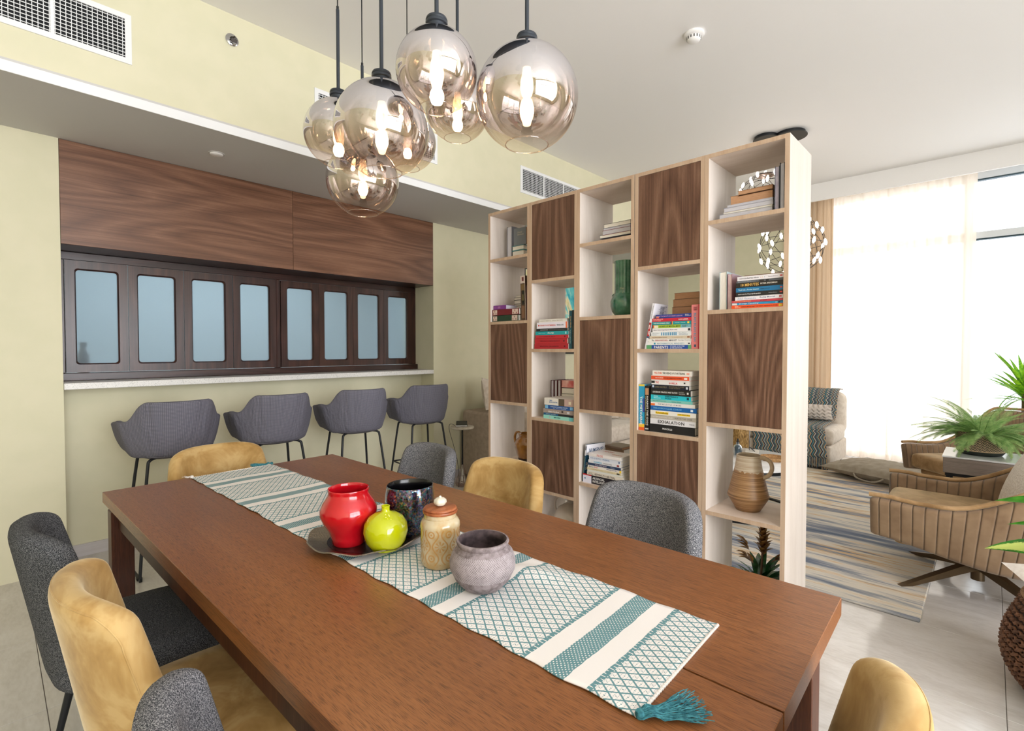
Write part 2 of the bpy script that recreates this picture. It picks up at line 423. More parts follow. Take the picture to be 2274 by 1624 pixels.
ct = part('breakfast_counter', boxbm((.3015, 3.902, 1.06), (2.9835, 4.62, 1.099), .003), stone); tag(ct, 'long speckled grey stone breakfast counter below the shutters', 'counter')
bt = thing('bottle', 'pale bottle seen blurred behind the leftmost frosted shutter', 'bottle', (.43, 4.30, 1.0995))
b = newbm(); lathe(b, [(0, 0), (.032, 0), (.034, .01), (.034, .15), (.03, .17), (.017, .2), (.015, .215), (0, .215)], 24); part('body', b, plain('bottle_white', S(236, 234, 226), .3), bt, smooth=True)
b = newbm(); lathe(b, [(0, .215), (.018, .215), (.018, .245), (0, .245)], 20); part('cap', b, plain('steel', S(140, 140, 140), .3, 1), bt, smooth=True)
# soffit spot, sprinkler, detector
t = thing('soffit_disc', 'small round white disc light set in the low soffit', 'light', (1.004, 3.507, ZS))
b = newbm(); lathe(b, [(0, -.012), (.03, -.012), (.036, -.008), (.038, 0)], 32); part('disc', b, white_paint, t, smooth=True)
b = newbm(); lathe(b, [(.036, -.004), (.044, -.004), (.046, 0)], 32); part('ring', b, plain('ring_grey', S(190, 188, 186), .5), t, smooth=True)
t = thing('sprinkler', 'chrome sprinkler head on the upper wall right of the large grille', 'sprinkler', (.986, YP, 3.051))
chrome = plain('chrome', S(190, 190, 195), .15, 1)
b = newbm(); lathe(b, [(.012, .0), (.034, .0), (.034, .004), (.026, .010), (.014, .010)], 32); part('escutcheon', b, chrome, t, rot=(PI/2, 0, 0), smooth=True)
b = newbm(); lathe(b, [(.0, .0), (.010, .004), (.010, .02), (.004, .03), (.004, .045), (0, .045)], 16)
for s in (-1, 1): tube(b, [(s*.009, 0, .018), (s*.014, 0, .032), (0, 0, .046)], .002, 6)
part('nozzle', b, plain('dark_brass', S(84, 80, 78), .35, 1), t, rot=(PI/2, 0, 0), smooth=True)
b = boxbm((-.017, -.05, -.008), (.014, -.047, .012)); part('deflector', b, plain('dark_brass', S(84, 80, 78)), t, rot=(.5, 0, 0))
t = thing('smoke_detector', 'white round smoke detector on the ceiling', 'detector', (2.967, 1.326, ZC))
b = newbm(); lathe(b, [(.058, 0), (.060, -.012), (.054, -.018), (.040, -.020)], 36); part('base', b, white_paint, t, smooth=True)
b = newbm(); lathe(b, [(.040, -.018), (.040, -.034), (.034, -.044), (.018, -.050), (0, -.050)], 36)
part('chamber', b, white_paint, t, smooth=True)
b = newbm()
for k in range(14):
    a = 2*PI*k/14; M = Matrix.Rotation(a, 4, 'Z'); bx(b, (.0385, -.004, -.036), (.0412, .004, -.022), 0, M)
part('grille_slots', b, plain('slot_grey', S(120, 118, 116), .7), t)
# air grilles
def grille(x0, x1, z0, z1, nbay, pitch_x, pitch_z, lab, single):
    t = thing('air_grille', lab, 'grille', ((x0+x1)/2, YP, (z0+z1)/2), 0, 'air grilles in the upper wall')
    W, Hh = (x1-x0)/2, (z1-z0)/2; F = .026
    b = newbm(); bx(b, (-W, -.008, Hh-F), (W, 0, Hh)); bx(b, (-W, -.008, -Hh), (W, 0, -Hh+F)); bx(b, (-W, -.008, -Hh+F), (-W+F, 0, Hh-F)); bx(b, (W-F, -.008, -Hh+F), (W, 0, Hh-F))
    part('grille_frame', b, trim_paint, t)
    part('dark_backing', boxbm((-W+F*.9, -.0006, -Hh+F*.9), (W-F*.9, -.0002, Hh-F*.9)), plain('duct_dark', S(22, 24, 28), .9), t)
    bw = (2*(W-F))/nbay; sl = []
    for i in range(1, nbay): part('divider', boxbm((-W+F+bw*i-.007, -.0075, -Hh+F), (-W+F+bw*i+.007, -.001, Hh-F)), trim_paint, t)
    vb = fin(boxbm((-.0014, -.003, -Hh+F), (.0014, -.0012, Hh-F)), 'slat'); hb = fin(boxbm((-W+F, -.006, -.0016), (W-F, -.0035, .0016)), 'slat')
    nx = int(2*(W-F)/pitch_x); nz = int(2*(Hh-F)/pitch_z)
    vx = [-W+F+(i+.5)*2*(W-F)/nx for i in range(nx)]; hz = [-Hh+F+(i+.5)*2*(Hh-F)/nz for i in range(nz)]
    if single:
        for x in vx: part('slat', vb, trim_paint, t, (x, 0, 0))
        for z in hz: part('slat', hb, trim_paint, t, (0, 0, z))
    else:
        b = newbm()
        for x in vx: bx(b, (x-.0014, -.003, -Hh+F), (x+.0014, -.0012, Hh-F))
        for z in hz: bx(b, (-W+F, -.006, z-.0016), (W-F, -.0035, z+.0016))
        o = part('slats', b, trim_paint, t); o['kind'] = 'stuff'
grille(-.60, .523, 2.722, 2.964, 4, .019, .016, 'large white air grille at the top left corner', True)
grille(1.462, 2.437, 2.732, 2.962, 3, .019, .016, 'white air grille partly hidden behind the glass pendants', False)
grille(3.389, 4.36, 2.734, 2.978, 3, .019, .016, 'white air grille just above the shelf tops', False)
# ------------------------------------------------------------------ shelf towers
XS, DS = 2.32, .34
YT = [2.439, 2.072, 1.710, 1.3445, .979, .620]        # left edge of tower 1 ... right edge of tower 5
odd = [.541, .958, 1.480, 1.893]; even = [.004, .441, .879, 1.300, 1.722]      # board tops
PT = .0185
tl = ['leftmost tower of the open wooden shelf divider', 'second shelf tower from the left', 'middle shelf tower holding the green vase',
      'fourth shelf tower from the left', 'rightmost shelf tower with the bright side panel']
for k in range(5):
    yl, yr = YT[k]-(.0004), YT[k+1]+.0004
    if k == 2: yr += .0015
    if k == 3: yl -= .0015
    yc = (yl+yr)/2; hw = (yl-yr)/2
    t = thing('shelf_tower', 'pale wooden '+tl[k], 'bookshelf', (XS, yc, 0), 0, 'towers of the shelf divider')
    zs = odd if k % 2 == 0 else even
    for s in (-1, 1):
        y0, y1 = (hw-PT, hw) if s > 0 else (-hw, -hw+PT)
        p = part('side_panel', boxbm((.0015, y0, 0), (DS, y1, 2.2)), maple_v, t)
        part('edge_band', boxbm((0, y0, 0), (.0015, y1, 2.2)), maple_edge, t)
    part('top_board', boxbm((.0015, -hw+PT, 2.2-PT), (DS, hw-PT, 2.2)), maple_h, t)
    part('edge_band', boxbm((0, -hw+PT, 2.2-PT), (.0015, hw-PT, 2.2)), maple_edge, t)
    zz = ([.06] if k % 2 == 0 else [.06]) + [z for z in zs if z > .1]
    for z in zz:
        part('shelf_board', boxbm((.0015, -hw+PT, z-PT), (DS, hw-PT, z)), maple_h, t)
        part('edge_band', boxbm((0, -hw+PT, z-PT), (.0015, hw-PT, z)), maple_edge, t)
    # closed walnut cells
    doors = {0: [(.958, 1.480)], 1: [(1.722, 2.2), (.441, .879)], 2: [(.958, 1.480)], 3: [(1.722, 2.2), (.441, .879)], 4: [(.958, 1.480)]}[k]
    for a, c in doors:
        for x in (.0015, DS-.018): part('walnut_panel', boxbm((x, -hw+PT+.0008, a+.0008), (x+.016, hw-PT-.0008, c-PT-.0008), .0006), walnut_v, t)
# ------------------------------------------------------------------ books
paper = speck('book_paper', S(222, 216, 206), S(236, 231, 222), 40, .9, .15, 2, stretch=(1, 1, 30))
paper_brown = speck('brown_paper', S(176, 132, 98), S(196, 152, 116), 40, .9, .15, 2, stretch=(1, 1, 30))
paper_grey = speck('grey_paper', S(186, 184, 192), S(204, 202, 208), 40, .9, .15, 2, stretch=(1, 1, 30))
def cov(c): return plain('cover_%02x%02x%02x' % tuple(c), S(*c), .38)
def ink(c): return plain('ink_%02x%02x%02x' % tuple(c), S(*c), .5)
BK = {'n': 0}
def book(name, label, group, loc, rot, L, T, W, color, titles=(), decor=(), pages=None, hard=0.0012, over=.002, front=()):
    """local x: along the spine, y: away from the spine, z: thickness"""
    r = thing(name, label, 'book', loc, tuple(rot), group)
    c = hard
    b = newbm(); bx(b, (0, 0, 0), (L, c, T)); bx(b, (0, c, 0), (L, W, c)); bx(b, (0, c, T-c), (L, W, T))
    cv = part('cover', b, cov(color), r)
    part('pages', boxbm((over, c, c), (L-over, W-over, T-c)), pages or paper, r)
    for i_, (x0, x1, z0, z1, col) in enumerate(decor):
        part('spine_patch', boxbm((x0*L, -.0003-.00006*i_, z0*T), (x1*L, -.00002, z1*T)), cov(col), cv)
    for tt in titles:
        s, x0, x1, zc, hh, col = tt
        text('lettering', s, ink(col), cv, ((x0+x1)/2*L, -.0005-.00006*len(decor), zc*T), (x1-x0)*L, hh*T, (1, 0, 0), (0, 0, 1))
    for tt in front:                                # lettering on the upper board
        s, x0, x1, y0, y1, col = tt
        text('lettering', s, ink(col), cv, ((x0+x1)/2*L, (y0+y1)/2*W, T+.0005), (x1-x0)*L, (y1-y0)*W, (1, 0, 0), (0, 1, 0))
    return r
def flat(a=0): return Euler((0, 0, -PI/2+a))
UPR = Matrix(((0, 1, 0), (0, 0, -1), (-1, 0, 0))).to_euler()       # upright, spine to the camera side, title reads downwards
def rotm(X, Y, Z): return Matrix((X, Y, Z)).transposed().to_euler()
CELL = [0, 0]                                   # inner faces of the tower being filled
def tower(k): CELL[0], CELL[1] = YT[k+1]+PT+.0045, YT[k]-PT-.0045
def yat(px, py, x): return min(max(at(px, py, 0, x).y, CELL[0]), CELL[1])
def zat(px, py, x): return at(px, py, 0, x).z
def stack(group, base_z, pxref, ytop_px, items, xf=2.335, pages=None, W0=.135):
    """items bottom to top: (thickness weight, left px, right px, colour, label, titles, decor, kwargs)"""
    ztop = zat(pxref, ytop_px, xf); tot = sum(i[0] for i in items); z = base_z; out = []
    for k, it in enumerate(items):
        wgt, pl, pr_, col, lab, tit, dec = it[:7]; kw = it[7] if len(it) > 7 else {}
        T = (ztop-base_z)*wgt/tot; y0 = yat(pl, 700, xf); y1 = yat(pr_, 700, xf); L = y0-y1
        W = kw.get('W', W0+random.uniform(-.006, .012)); xo = kw.get('xo', random.uniform(-.002, .004)); a = kw.get('a', random.uniform(-.012, .012))
        out.append(book('book', lab, group, (xf+xo, y0, z+.0001), flat(a), L, T-.0004, W, col, tit, dec, kw.get('pages', pages), kw.get('hard', .0012), kw.get('over', .001), kw.get('front', ())))
        z += T
    return z
W_, K_ = (236, 234, 230), (26, 26, 28)
# --- fourth tower, lower open cell: the tall stack
tower(3); g = 'books in the lower open cell of the fourth tower'
stack(g, .879, 1444, 822.5, [
 (17.5, 1444.3, 1545, (34, 34, 36), 'thick black book titled PRINCIPLES at the bottom of the tall stack', [('PRINCIPLES', .30, .52, .5, .22, (225, 225, 225))], [], {'W': .16, 'hard': .003}),
 (12, 1445.4, 1547.4, (226, 224, 228), 'white book titled EXHALATION in bold black capitals', [('EXHALATION', .18, .76, .5, .58, K_), ('PICADOR', .87, .97, .5, .22, (60, 60, 90))], []),
 (8.5, 1446, 1548.5, (186, 178, 166), 'beige book titled SKIN IN THE GAME directly above the EXHALATION book', [('NASSIM NICHOLAS TALEB', .04, .50, .5, .42, (222, 216, 206)), ('SKIN IN THE GAME', .54, .92, .5, .42, (130, 122, 112))], []),
 (9.5, 1446, 1548.5, (232, 228, 220), 'white book titled Loonshots with yellow brush marks', [('Loonshots', .14, .40, .5, .42, (90, 70, 20)), ('SAFI BAHCALL', .63, .87, .5, .28, (90, 70, 20))], [(.12, .41, .22, .74, (240, 200, 40)), (.61, .88, .22, .66, (240, 200, 40))]),
 (9.5, 1445.4, 1549.6, (20, 96, 168), 'blue book titled TRILLION DOLLAR COACH', [('TRILLION DOLLAR COACH', .06, .68, .5, .38, (130, 196, 232))], [(.87, .92, .25, .75, (224, 236, 244))]),
 (8, 1446, 1544.6, (234, 230, 226), 'white book titled THE MOLECULE OF MORE with an orange flame', [('THE MOLECULE OF MORE', .17, .70, .5, .45, (150, 148, 156))], [(.0, .10, .05, .6, (232, 108, 40))]),
 (6, 1446, 1539, (126, 196, 186), 'thin mint green book below the bright cyan one', [('Tales of the Unexpected', .04, .38, .5, .42, (60, 120, 112)), ('Idries Shah', .52, .74, .5, .42, (60, 120, 112))], []),
 (10, 1446, 1535.8, (36, 190, 206), 'bright cyan book with EVERYTHING IS in black on its spine', [('MARK\nMANSON', .08, .25, .5, .66, (190, 240, 244)), ('EVERYTHING IS\nF*CKED', .37, .69, .5, .72, (20, 40, 50))], [(.90, .95, .28, .78, (20, 60, 70))]),
 (12.5, 1447, 1535.8, (30, 30, 28), 'black book titled LEADERSHIP STRATEGY AND TACTICS', [('LEADERSHIP STRATEGY AND TACTICS', .05, .68, .5, .28, W_), ('JOCKO\nWILLINK', .71, .87, .5, .5, (170, 170, 165))], [(.91, .95, .35, .68, (220, 220, 215))]),
 (9.5, 1447.4, 1531.8, (24, 28, 44), 'navy book with a small moon on its spine', [('CHRIS HADFIELD', .10, .43, .5, .38, (130, 118, 90)), ("AN ASTRONAUT'S GUIDE\nTO LIFE ON EARTH", .48, .87, .5, .62, (130, 118, 90))], [(.03, .08, .35, .85, (190, 204, 226)), (.92, .97, .25, .75, (210, 215, 225))]),
 (10, 1447.8, 1532, (232, 228, 226), 'white book with THE and GORILLA in red letters', [('THE', .11, .20, .5, .42, (206, 40, 56)), ('GORILLA', .47, .70, .42, .42, (206, 40, 56))], [(.0, .09, .3, .8, (30, 26, 30)), (.86, .90, .4, .7, (40, 40, 40))]),
 (10, 1447.4, 1532.4, (226, 84, 44), 'orange book second from the top of the tall stack', [('MAX TEGMARK', .12, .33, .5, .24, (246, 210, 196)), ('OUR MATHEMATICAL UNIVERSE', .35, .81, .5, .24, (110, 40, 24))], [(.0, 1, .0, .09, (236, 226, 222)), (.0, 1, .91, 1, (236, 226, 222)), (.87, .95, .3, .7, (240, 226, 220))]),
 (10.5, 1449.8, 1536.8, (236, 230, 222), 'cream book titled THE SCIENCE OF STORYTELLING on top of the tall stack', [('WILL STORR', .05, .25, .5, .42, (226, 92, 56)), ('THE SCIENCE OF STORYTELLING', .27, .84, .5, .42, (40, 44, 48))], [(.88, .95, .4, .6, (232, 120, 90))]),
])
def upright(group, px0, px1, base_z, py_top, col, lab, xf=2.335, W=.14, titles=(), decor=(), pages=None, pxy=None, hard=.0015):
    """upright book with its spine towards the table; px0/px1 are the spine's left and right edges"""
    y0 = yat(px0, 700, xf); y1 = yat(px1, 700, xf); h = zat(px0, py_top, xf)-base_z; T = y0-y1
    return book('book', lab, group, (xf, y0, base_z+h), UPR, h-.0005, T-.0004, W, col, titles, decor, pages, hard)
upright(g, 1419.6, 1432.6, .879, 853.5, (36, 150, 190), 'upright turquoise and orange book titled THE METAVERSE', titles=[('THE METAVERSE', .26, .88, .42, .42, W_)], decor=[(0, .04, 0, 1, (230, 200, 70)), (.86, .93, 0, 1, (236, 190, 60)), (.93, 1, 0, 1, (226, 96, 40)), (.3, .6, .72, 1, (60, 70, 150))])
upright(g, 1433.2, 1442.8, .879, 857, (30, 26, 26), 'upright black book titled AGAINST THE GODS beside the turquoise one', titles=[('AGAINST THE GODS', .22, .88, .62, .36, W_), ('THE REMARKABLE STORY OF RISK', .22, .88, .22, .2, (180, 170, 120))], decor=[(.05, .2, .1, .9, (188, 140, 104)), (.94, .97, .1, .9, (190, 190, 190))])
# --- fourth tower, upper open cell
tower(3); g = 'books in the upper open cell of the fourth tower'
stack(g, 1.300, 1436, 700.5, [
 (8, 1436, 1536, (28, 76, 160), 'blue book titled PARENTS with green ends at the bottom of its stack', [('PARENTS', .18, .50, .45, .72, W_), ('STORIES OF DUTIES\n& OBLIGATIONS', .54, .86, .5, .74, (210, 220, 236))], [(0, .12, 0, 1, (92, 160, 110)), (.93, 1, 0, 1, (92, 160, 110))], {'hard': .002}),
 (6.5, 1438.4, 1534.5, (232, 232, 230), 'white book titled MATHEMATICAL MINDSETS', [('MATHEMATICAL MINDSETS', .23, .86, .5, .5, (150, 176, 194))], [(.15, .19, .2, .8, (40, 150, 180)), (.94, .98, .3, .7, (50, 50, 60))]),
 (6.5, 1440, 1535.4, (236, 234, 232), "white book titled The INNOVATOR'S MINDSET in red and dark letters", [('The', .08, .15, .5, .5, (60, 60, 70)), ("INNOVATOR's", .17, .47, .5, .55, (170, 40, 50)), ('MINDSET', .50, .68, .5, .5, (50, 50, 70)), ('George Couros', .70, .98, .5, .5, (150, 150, 150))], []),
 (6, 1443, 1533.7, (214, 200, 178), 'thin cream book between white ones, with brown lettering', [('NURTURING HUMANIST CHILDREN', .06, .44, .5, .38, (140, 90, 60)), ('DR. BASSAM KHOURY', .56, .82, .5, .28, (170, 140, 110))], [(.92, .98, .25, .75, (150, 96, 70))]),
 (8, 1446, 1535.4, (226, 230, 232), 'white book with a row of small blue trees on its spine', [('Most Likely to\nSucceed', .04, .22, .5, .62, (170, 176, 184)), ('Tony Wagner\nTed Dintersmith', .70, .92, .5, .6, (150, 156, 164))], [(.26+.045*i, .285+.045*i, .12, .88, (70, 140, 180)) for i in range(9)]),
 (8, 1449, 1534.5, (234, 232, 234), 'white book titled Islamic Fatawa Regarding the Muslim Child', [('Islamic Fatawa Regarding the Muslim Child', .03, .66, .5, .36, (110, 90, 110))], [(.93, .99, .2, .8, (50, 50, 60))]),
 (6.8, 1450, 1534.5, (166, 196, 70), 'lime green book titled SECRETS OF MENTAL MATH', [('SECRETS OF MENTAL MATH', .17, .73, .5, .46, (30, 40, 30)), ('BENJAMIN &\nSHERMER', .77, .92, .5, .6, (60, 90, 60))], [(0, .03, 0, 1, (226, 110, 40)), (.03, .14, .1, .9, (236, 226, 200)), (.74, 1, 0, 1, (120, 180, 190))]),
 (6.5, 1449, 1534.5, (24, 142, 150), 'teal book titled THE WHOLE-BRAIN CHILD', [('THE WHOLE-BRAIN CHILD', .03, .46, .5, .42, (220, 240, 230)), ('DANIEL J. SIEGEL', .60, .86, .5, .3, (190, 230, 220))], [(.49, .52, 0, 1, (90, 40, 80)), (.52, .54, 0, 1, (240, 170, 60)), (.91, .96, .2, .8, (240, 206, 60))]),
 (7, 1448.5, 1534.5, (200, 38, 62), 'crimson book titled THE OPPOSITE OF SPOILED', [('THE OPPOSITE\nOF SPOILED', .02, .29, .5, .68, (240, 190, 180)), ('RON LIEBER', .69, .93, .5, .36, W_)], []),
 (7.7, 1455, 1535, (34, 60, 140), 'dark blue book on top of the colourful stack', [('WHAT THE MOST SUCCESSFUL KNOW', .02, .76, .5, .4, (200, 150, 190)), ('Matias\nDalsgaard', .83, .98, .6, .5, W_)], [(.02, .10, .1, .5, (226, 120, 60))]),
])
upright(g, 1535.7, 1553.7, 1.300, 677, (226, 130, 132), 'upright pink and red book titled BLAH BLAH BLAH', titles=[('BLAH BLAH BLAH', .19, .83, .44, .32, (70, 150, 180)), ('DAN ROAM', .05, .13, .5, .55, (110, 30, 50))], decor=[(0, 1, .84, 1, (206, 40, 66)), (.90, .96, .35, .6, (50, 80, 110))], hard=.002, W=.15)
# leaning white and red book, back row, small book on top
y0 = yat(1428, 770, 2.335); zb = 1.300
ang = math.atan2(yat(1428, 770, 2.335)-yat(1446, 690, 2.335), .235)
X_ = Vector((0, math.sin(ang), -math.cos(ang))); Y_ = Vector((1, 0, 0)); Z_ = X_.cross(Y_)
top = Vector((2.337, y0-.008, zb+.001)) - X_*.236
book('book', 'white book with a red tree on its spine leaning against the colourful stack', g, top, rotm(X_, Y_, Z_), .236, .013, .14, (228, 226, 232), [('Thinking in Systems', .05, .34, .5, .4, (90, 90, 110))], [(.42, .72, .06, .94, (178, 34, 38)), (.47, .56, .2, .5, (236, 220, 216)), (.60, .68, .4, .8, (236, 220, 216)), (.72, .76, 0, 1, (60, 90, 130))], front=[('Thinking in Systems', .04, .22, .3, .95, (90, 90, 110))])
def backrow(group, base_z, xb, items):
    """lying books at the back of a cell, fore-edge towards the table: (px left, px right, py top, py bottom, cover, pages, label)"""
    for k, (pl, pr_, pt, pb, col, pg, lab) in enumerate(items):
        y0 = yat(pl, 700, xb); y1 = yat(pr_, 700, xb); z1 = zat(pr_, pt, xb); z0 = zat(pr_, pb, xb)
        W = min(2.655-xb, .15)
        book('book', lab, group, (xb+W, y1, max(z0, base_z)+.0002), Euler((0, 0, PI/2)), y0-y1, max(.006, z1-max(z0, base_z)-.0006), W, col, pages=pg, hard=.0012, over=.0015)
xb = 2.49
zs_ = [776, 752, 733, 700, 679, 661.5, 647]
lab_ = ['hidden brown-edged book at the foot of the back stack in the fourth tower', 'lower brown-edged paperback lying behind the colourful stack', 'thickest brown-edged paperback in the back stack behind the colourful one', 'brown-edged paperback third from the top of the back stack',
        'brown-edged paperback second from the top of the back stack', 'topmost brown-edged paperback with a bent cover behind the colourful stack']
backrow(g, 1.300, xb, [((1486+k*1.0+[0, 0, 3, 3, 4, 6][k]), 1552, zs_[k+1], zs_[k], [(120, 84, 60), (150, 104, 76), (130, 92, 66), (140, 98, 70), (150, 110, 80), (128, 96, 76)][k], paper_brown, lab_[k]) for k in range(6)])
# --- rightmost tower, upper middle cell
tower(4); g = 'books in the second cell of the rightmost tower'
stack(g, 1.480, 1634, 616, [
 (8.3, 1624.8, 1739.0, (232, 84, 34), 'orange book titled THE SUBTLE ART at the bottom of the stack', [('THE SUBTLE ART OF NOT GIVING A F*CK', .20, .90, .5, .32, (90, 30, 20)), ('MARK\nMANSON', .07, .18, .5, .56, (246, 210, 180))], [(.92, .99, .2, .8, (232, 200, 60))]),
 (5.5, 1624.8, 1739, (40, 152, 204), 'sky blue book titled Design Thinking', [('Design Thinking', .15, .53, .5, .62, W_)], [(0, .1, .1, .9, (226, 226, 226)), (.90, .94, .2, .8, (20, 60, 80)), (.85, .89, .2, .8, (130, 200, 226))]),
 (5, 1624.8, 1738.5, (196, 66, 80), 'thin red book titled ATTITUDE IS EVERYTHING', [('ATTITUDE IS EVERYTHING', .04, .39, .5, .5, (232, 170, 110)), ('JEFF KELLER', .57, .70, .5, .5, (90, 20, 40))], []),
 (8.3, 1632, 1739, (232, 228, 232), 'white book titled Being Mortal with pale blue letters', [('Atul Gawande', .05, .45, .5, .62, (176, 184, 206)), ('Being Mortal', .53, .84, .5, .56, (130, 136, 160))], [(.92, .97, .3, .72, (190, 80, 90))]),
 (9.8, 1634, 1739, (30, 32, 36), 'black book titled surrounded by psychopaths', [('surrounded by psychopaths', .05, .54, .5, .32, W_), ('Thomas Erikson', .70, .88, .5, .2, (170, 170, 170))], [(.93, .98, .4, .66, (222, 70, 60))]),
 (10.2, 1634, 1739, (26, 110, 156), 'blue-green book titled Think Like a Rocket Scientist', [('Think Like a Rocket Scientist', .05, .50, .5, .34, (190, 226, 236)), ('Ozan Varol', .53, .72, .5, .24, (20, 40, 70))], [(0, .3, 0, 1, (24, 140, 160)), (.8, 1, 0, 1, (34, 80, 160)), (.94, .98, .4, .7, (220, 80, 60))][:0]+[(.94, .98, .4, .7, (220, 80, 60))]),
 (10.8, 1634, 1739, (28, 26, 26), 'black book titled 18 MINUTES in gold figures', [('18 MINUTES', .11, .50, .52, .60, (222, 178, 92)), ('PETER BREGMAN', .53, .88, .58, .32, (220, 214, 204))], []),
 (4.6, 1634, 1738, (96, 100, 108), "thin grey book titled Man's Search for Meaning", [("Man's Search For Meaning", .04, .42, .5, .5, (170, 174, 184))], [(.5, .6, .1, .9, (50, 44, 44)), (.64, .70, .1, .9, (30, 34, 40))]),
 (9.5, 1636.5, 1739, (226, 222, 226), 'white book titled surrounded by idiots on top of the stack', [('surrounded by idiots', .05, .48, .5, .36, (70, 66, 74)), ('Thomas Erikson', .68, .88, .5, .22, (140, 130, 140))], [(.52, .53, .4, .56, (200, 60, 60)), (.56, .57, .4, .56, (220, 170, 60)), (.60, .61, .4, .56, (60, 130, 180)), (.93, .98, .36, .66, (206, 60, 70))]),
])
xb = 2.50
backrow(g, 1.480, xb, [(1652, 1738, 604, 632, (196, 160, 150), speck('pink_paper', S(216, 192, 180), S(232, 210, 198), 40, .9, .1), 'pale pink-edged book lying flat behind the white top book'),
                       (1650, 1738, 634, 690, (120, 90, 70), paper_brown, 'brown-edged book hidden low behind the stack of the rightmost tower')])
def edgeon(group, px0, px1, base_z, py_top, col, pages, lab, xf, W, coverT=.0018):
    """upright, fore-edge towards the table"""
    y0 = yat(px0, 650, xf); y1 = yat(px1, 650, xf); h = zat(px0, py_top, xf)-base_z; T = y0-y1
    X_ = Vector((0, 0, 1)); Y_ = Vector((-1, 0, 0)); Z_ = X_.cross(Y_)            # z = (0,-1,0)
    return book('book', lab, group, (xf+W, y0, base_z+.0003), rotm(X_, Y_, Z_), h, T-.0004, W, col, pages=pages, hard=coverT, over=.003)
edgeon(g, 1597.5, 1614, 1.480, 605, (150, 168, 170), paper, 'upright white-paged book with sea green edges at the left of the cell', 2.36, .16)
edgeon(g, 1615.6, 1625.6, 1.480, 609, (150, 110, 120), speck('pink_paper2', S(206, 176, 178), S(220, 194, 192), 40, .9, .1), 'upright pinkish book between the white-paged one and the stack', 2.36, .16)
edgeon(g, 1626.5, 1636, 1.480, 611, (190, 190, 186), paper, 'upright pale book half hidden behind the left end of the stack', 2.48, .15)
# --- rightmost tower, top cell
tower(4); g = 'books in the top cell of the rightmost tower'
xq = 2.36
def lying(group, rows, xf, base_z, W=.17):
    for (pl, pr_, pt, pb, col, pg, lab, a) in rows:
        y0 = yat(pl, 450, xf); y1 = yat(pr_, 450, xf)
        z1 = zat(pl, pt, xf); z0 = max(zat(pl, pb, xf), base_z)
        book('book', lab, group, (xf+W, y1, z0+.0002), Euler((0, 0, PI/2)), y0-y1, max(.005, z1-z0-.0005), W, col, pages=pg, hard=.0014, over=.002)
lying(g, [(1597, 1716, 478, 487.5, (120, 134, 156), paper_grey, 'blue-grey magazine-thin book at the bottom of the top right stack', 0),
          (1606, 1716, 473, 478, (206, 196, 178), paper, 'thin cream book second from the bottom of the top right stack', 0),
          (1607, 1717, 463, 473, (150, 150, 168), paper_grey, 'lavender grey book in the middle of the top right stack', 0),
          (1614, 1717, 457, 463, (196, 196, 206), paper_grey, 'pale lavender floppy book under the brown-edged ones', 0)], xq, 1.893)
lying(g, [(1621.5, 1716, 437, 458, (150, 110, 80), paper_brown, 'thick tan-edged book on the top right stack', 0),
          (1638, 1716, 425, 437, (140, 98, 68), paper_brown, 'darker brown-edged book topping the top right stack', 0)], xq+.01, 1.95, .16)
edgeon(g, 1717.3, 1727.5, 1.893, 371, (96, 98, 110), speck('lav_paper', S(160, 152, 166), S(176, 168, 180), 40, .9, .1), 'upright book with lavender pages at the right of the top cell', 2.345, .17)
edgeon(g, 1728.2, 1740, 1.893, 363, (26, 26, 34), paper_grey, 'upright dark-covered book against the right side panel', 2.345, .19, .003)
# --- middle tower, top cell
tower(2); g = 'books in the top cell of the middle tower'
lying(g, [(1332, 1400.5, 523.5, 531, (40, 52, 84), paper, 'navy-covered book at the bottom of the middle tower top cell', 0),
          (1338, 1400.5, 513, 523.5, (150, 40, 46), paper_grey, 'book with a thin red edge second from below in the middle tower', 0),
          (1340, 1400.5, 508, 513, (170, 172, 190), paper_grey, 'thin lilac grey book third from below in the middle tower', 0),
          (1341, 1400.5, 499, 508, (38, 52, 46), paper, 'dark green covered book on top in the middle tower', 0)], 2.40, 1.893, .16)
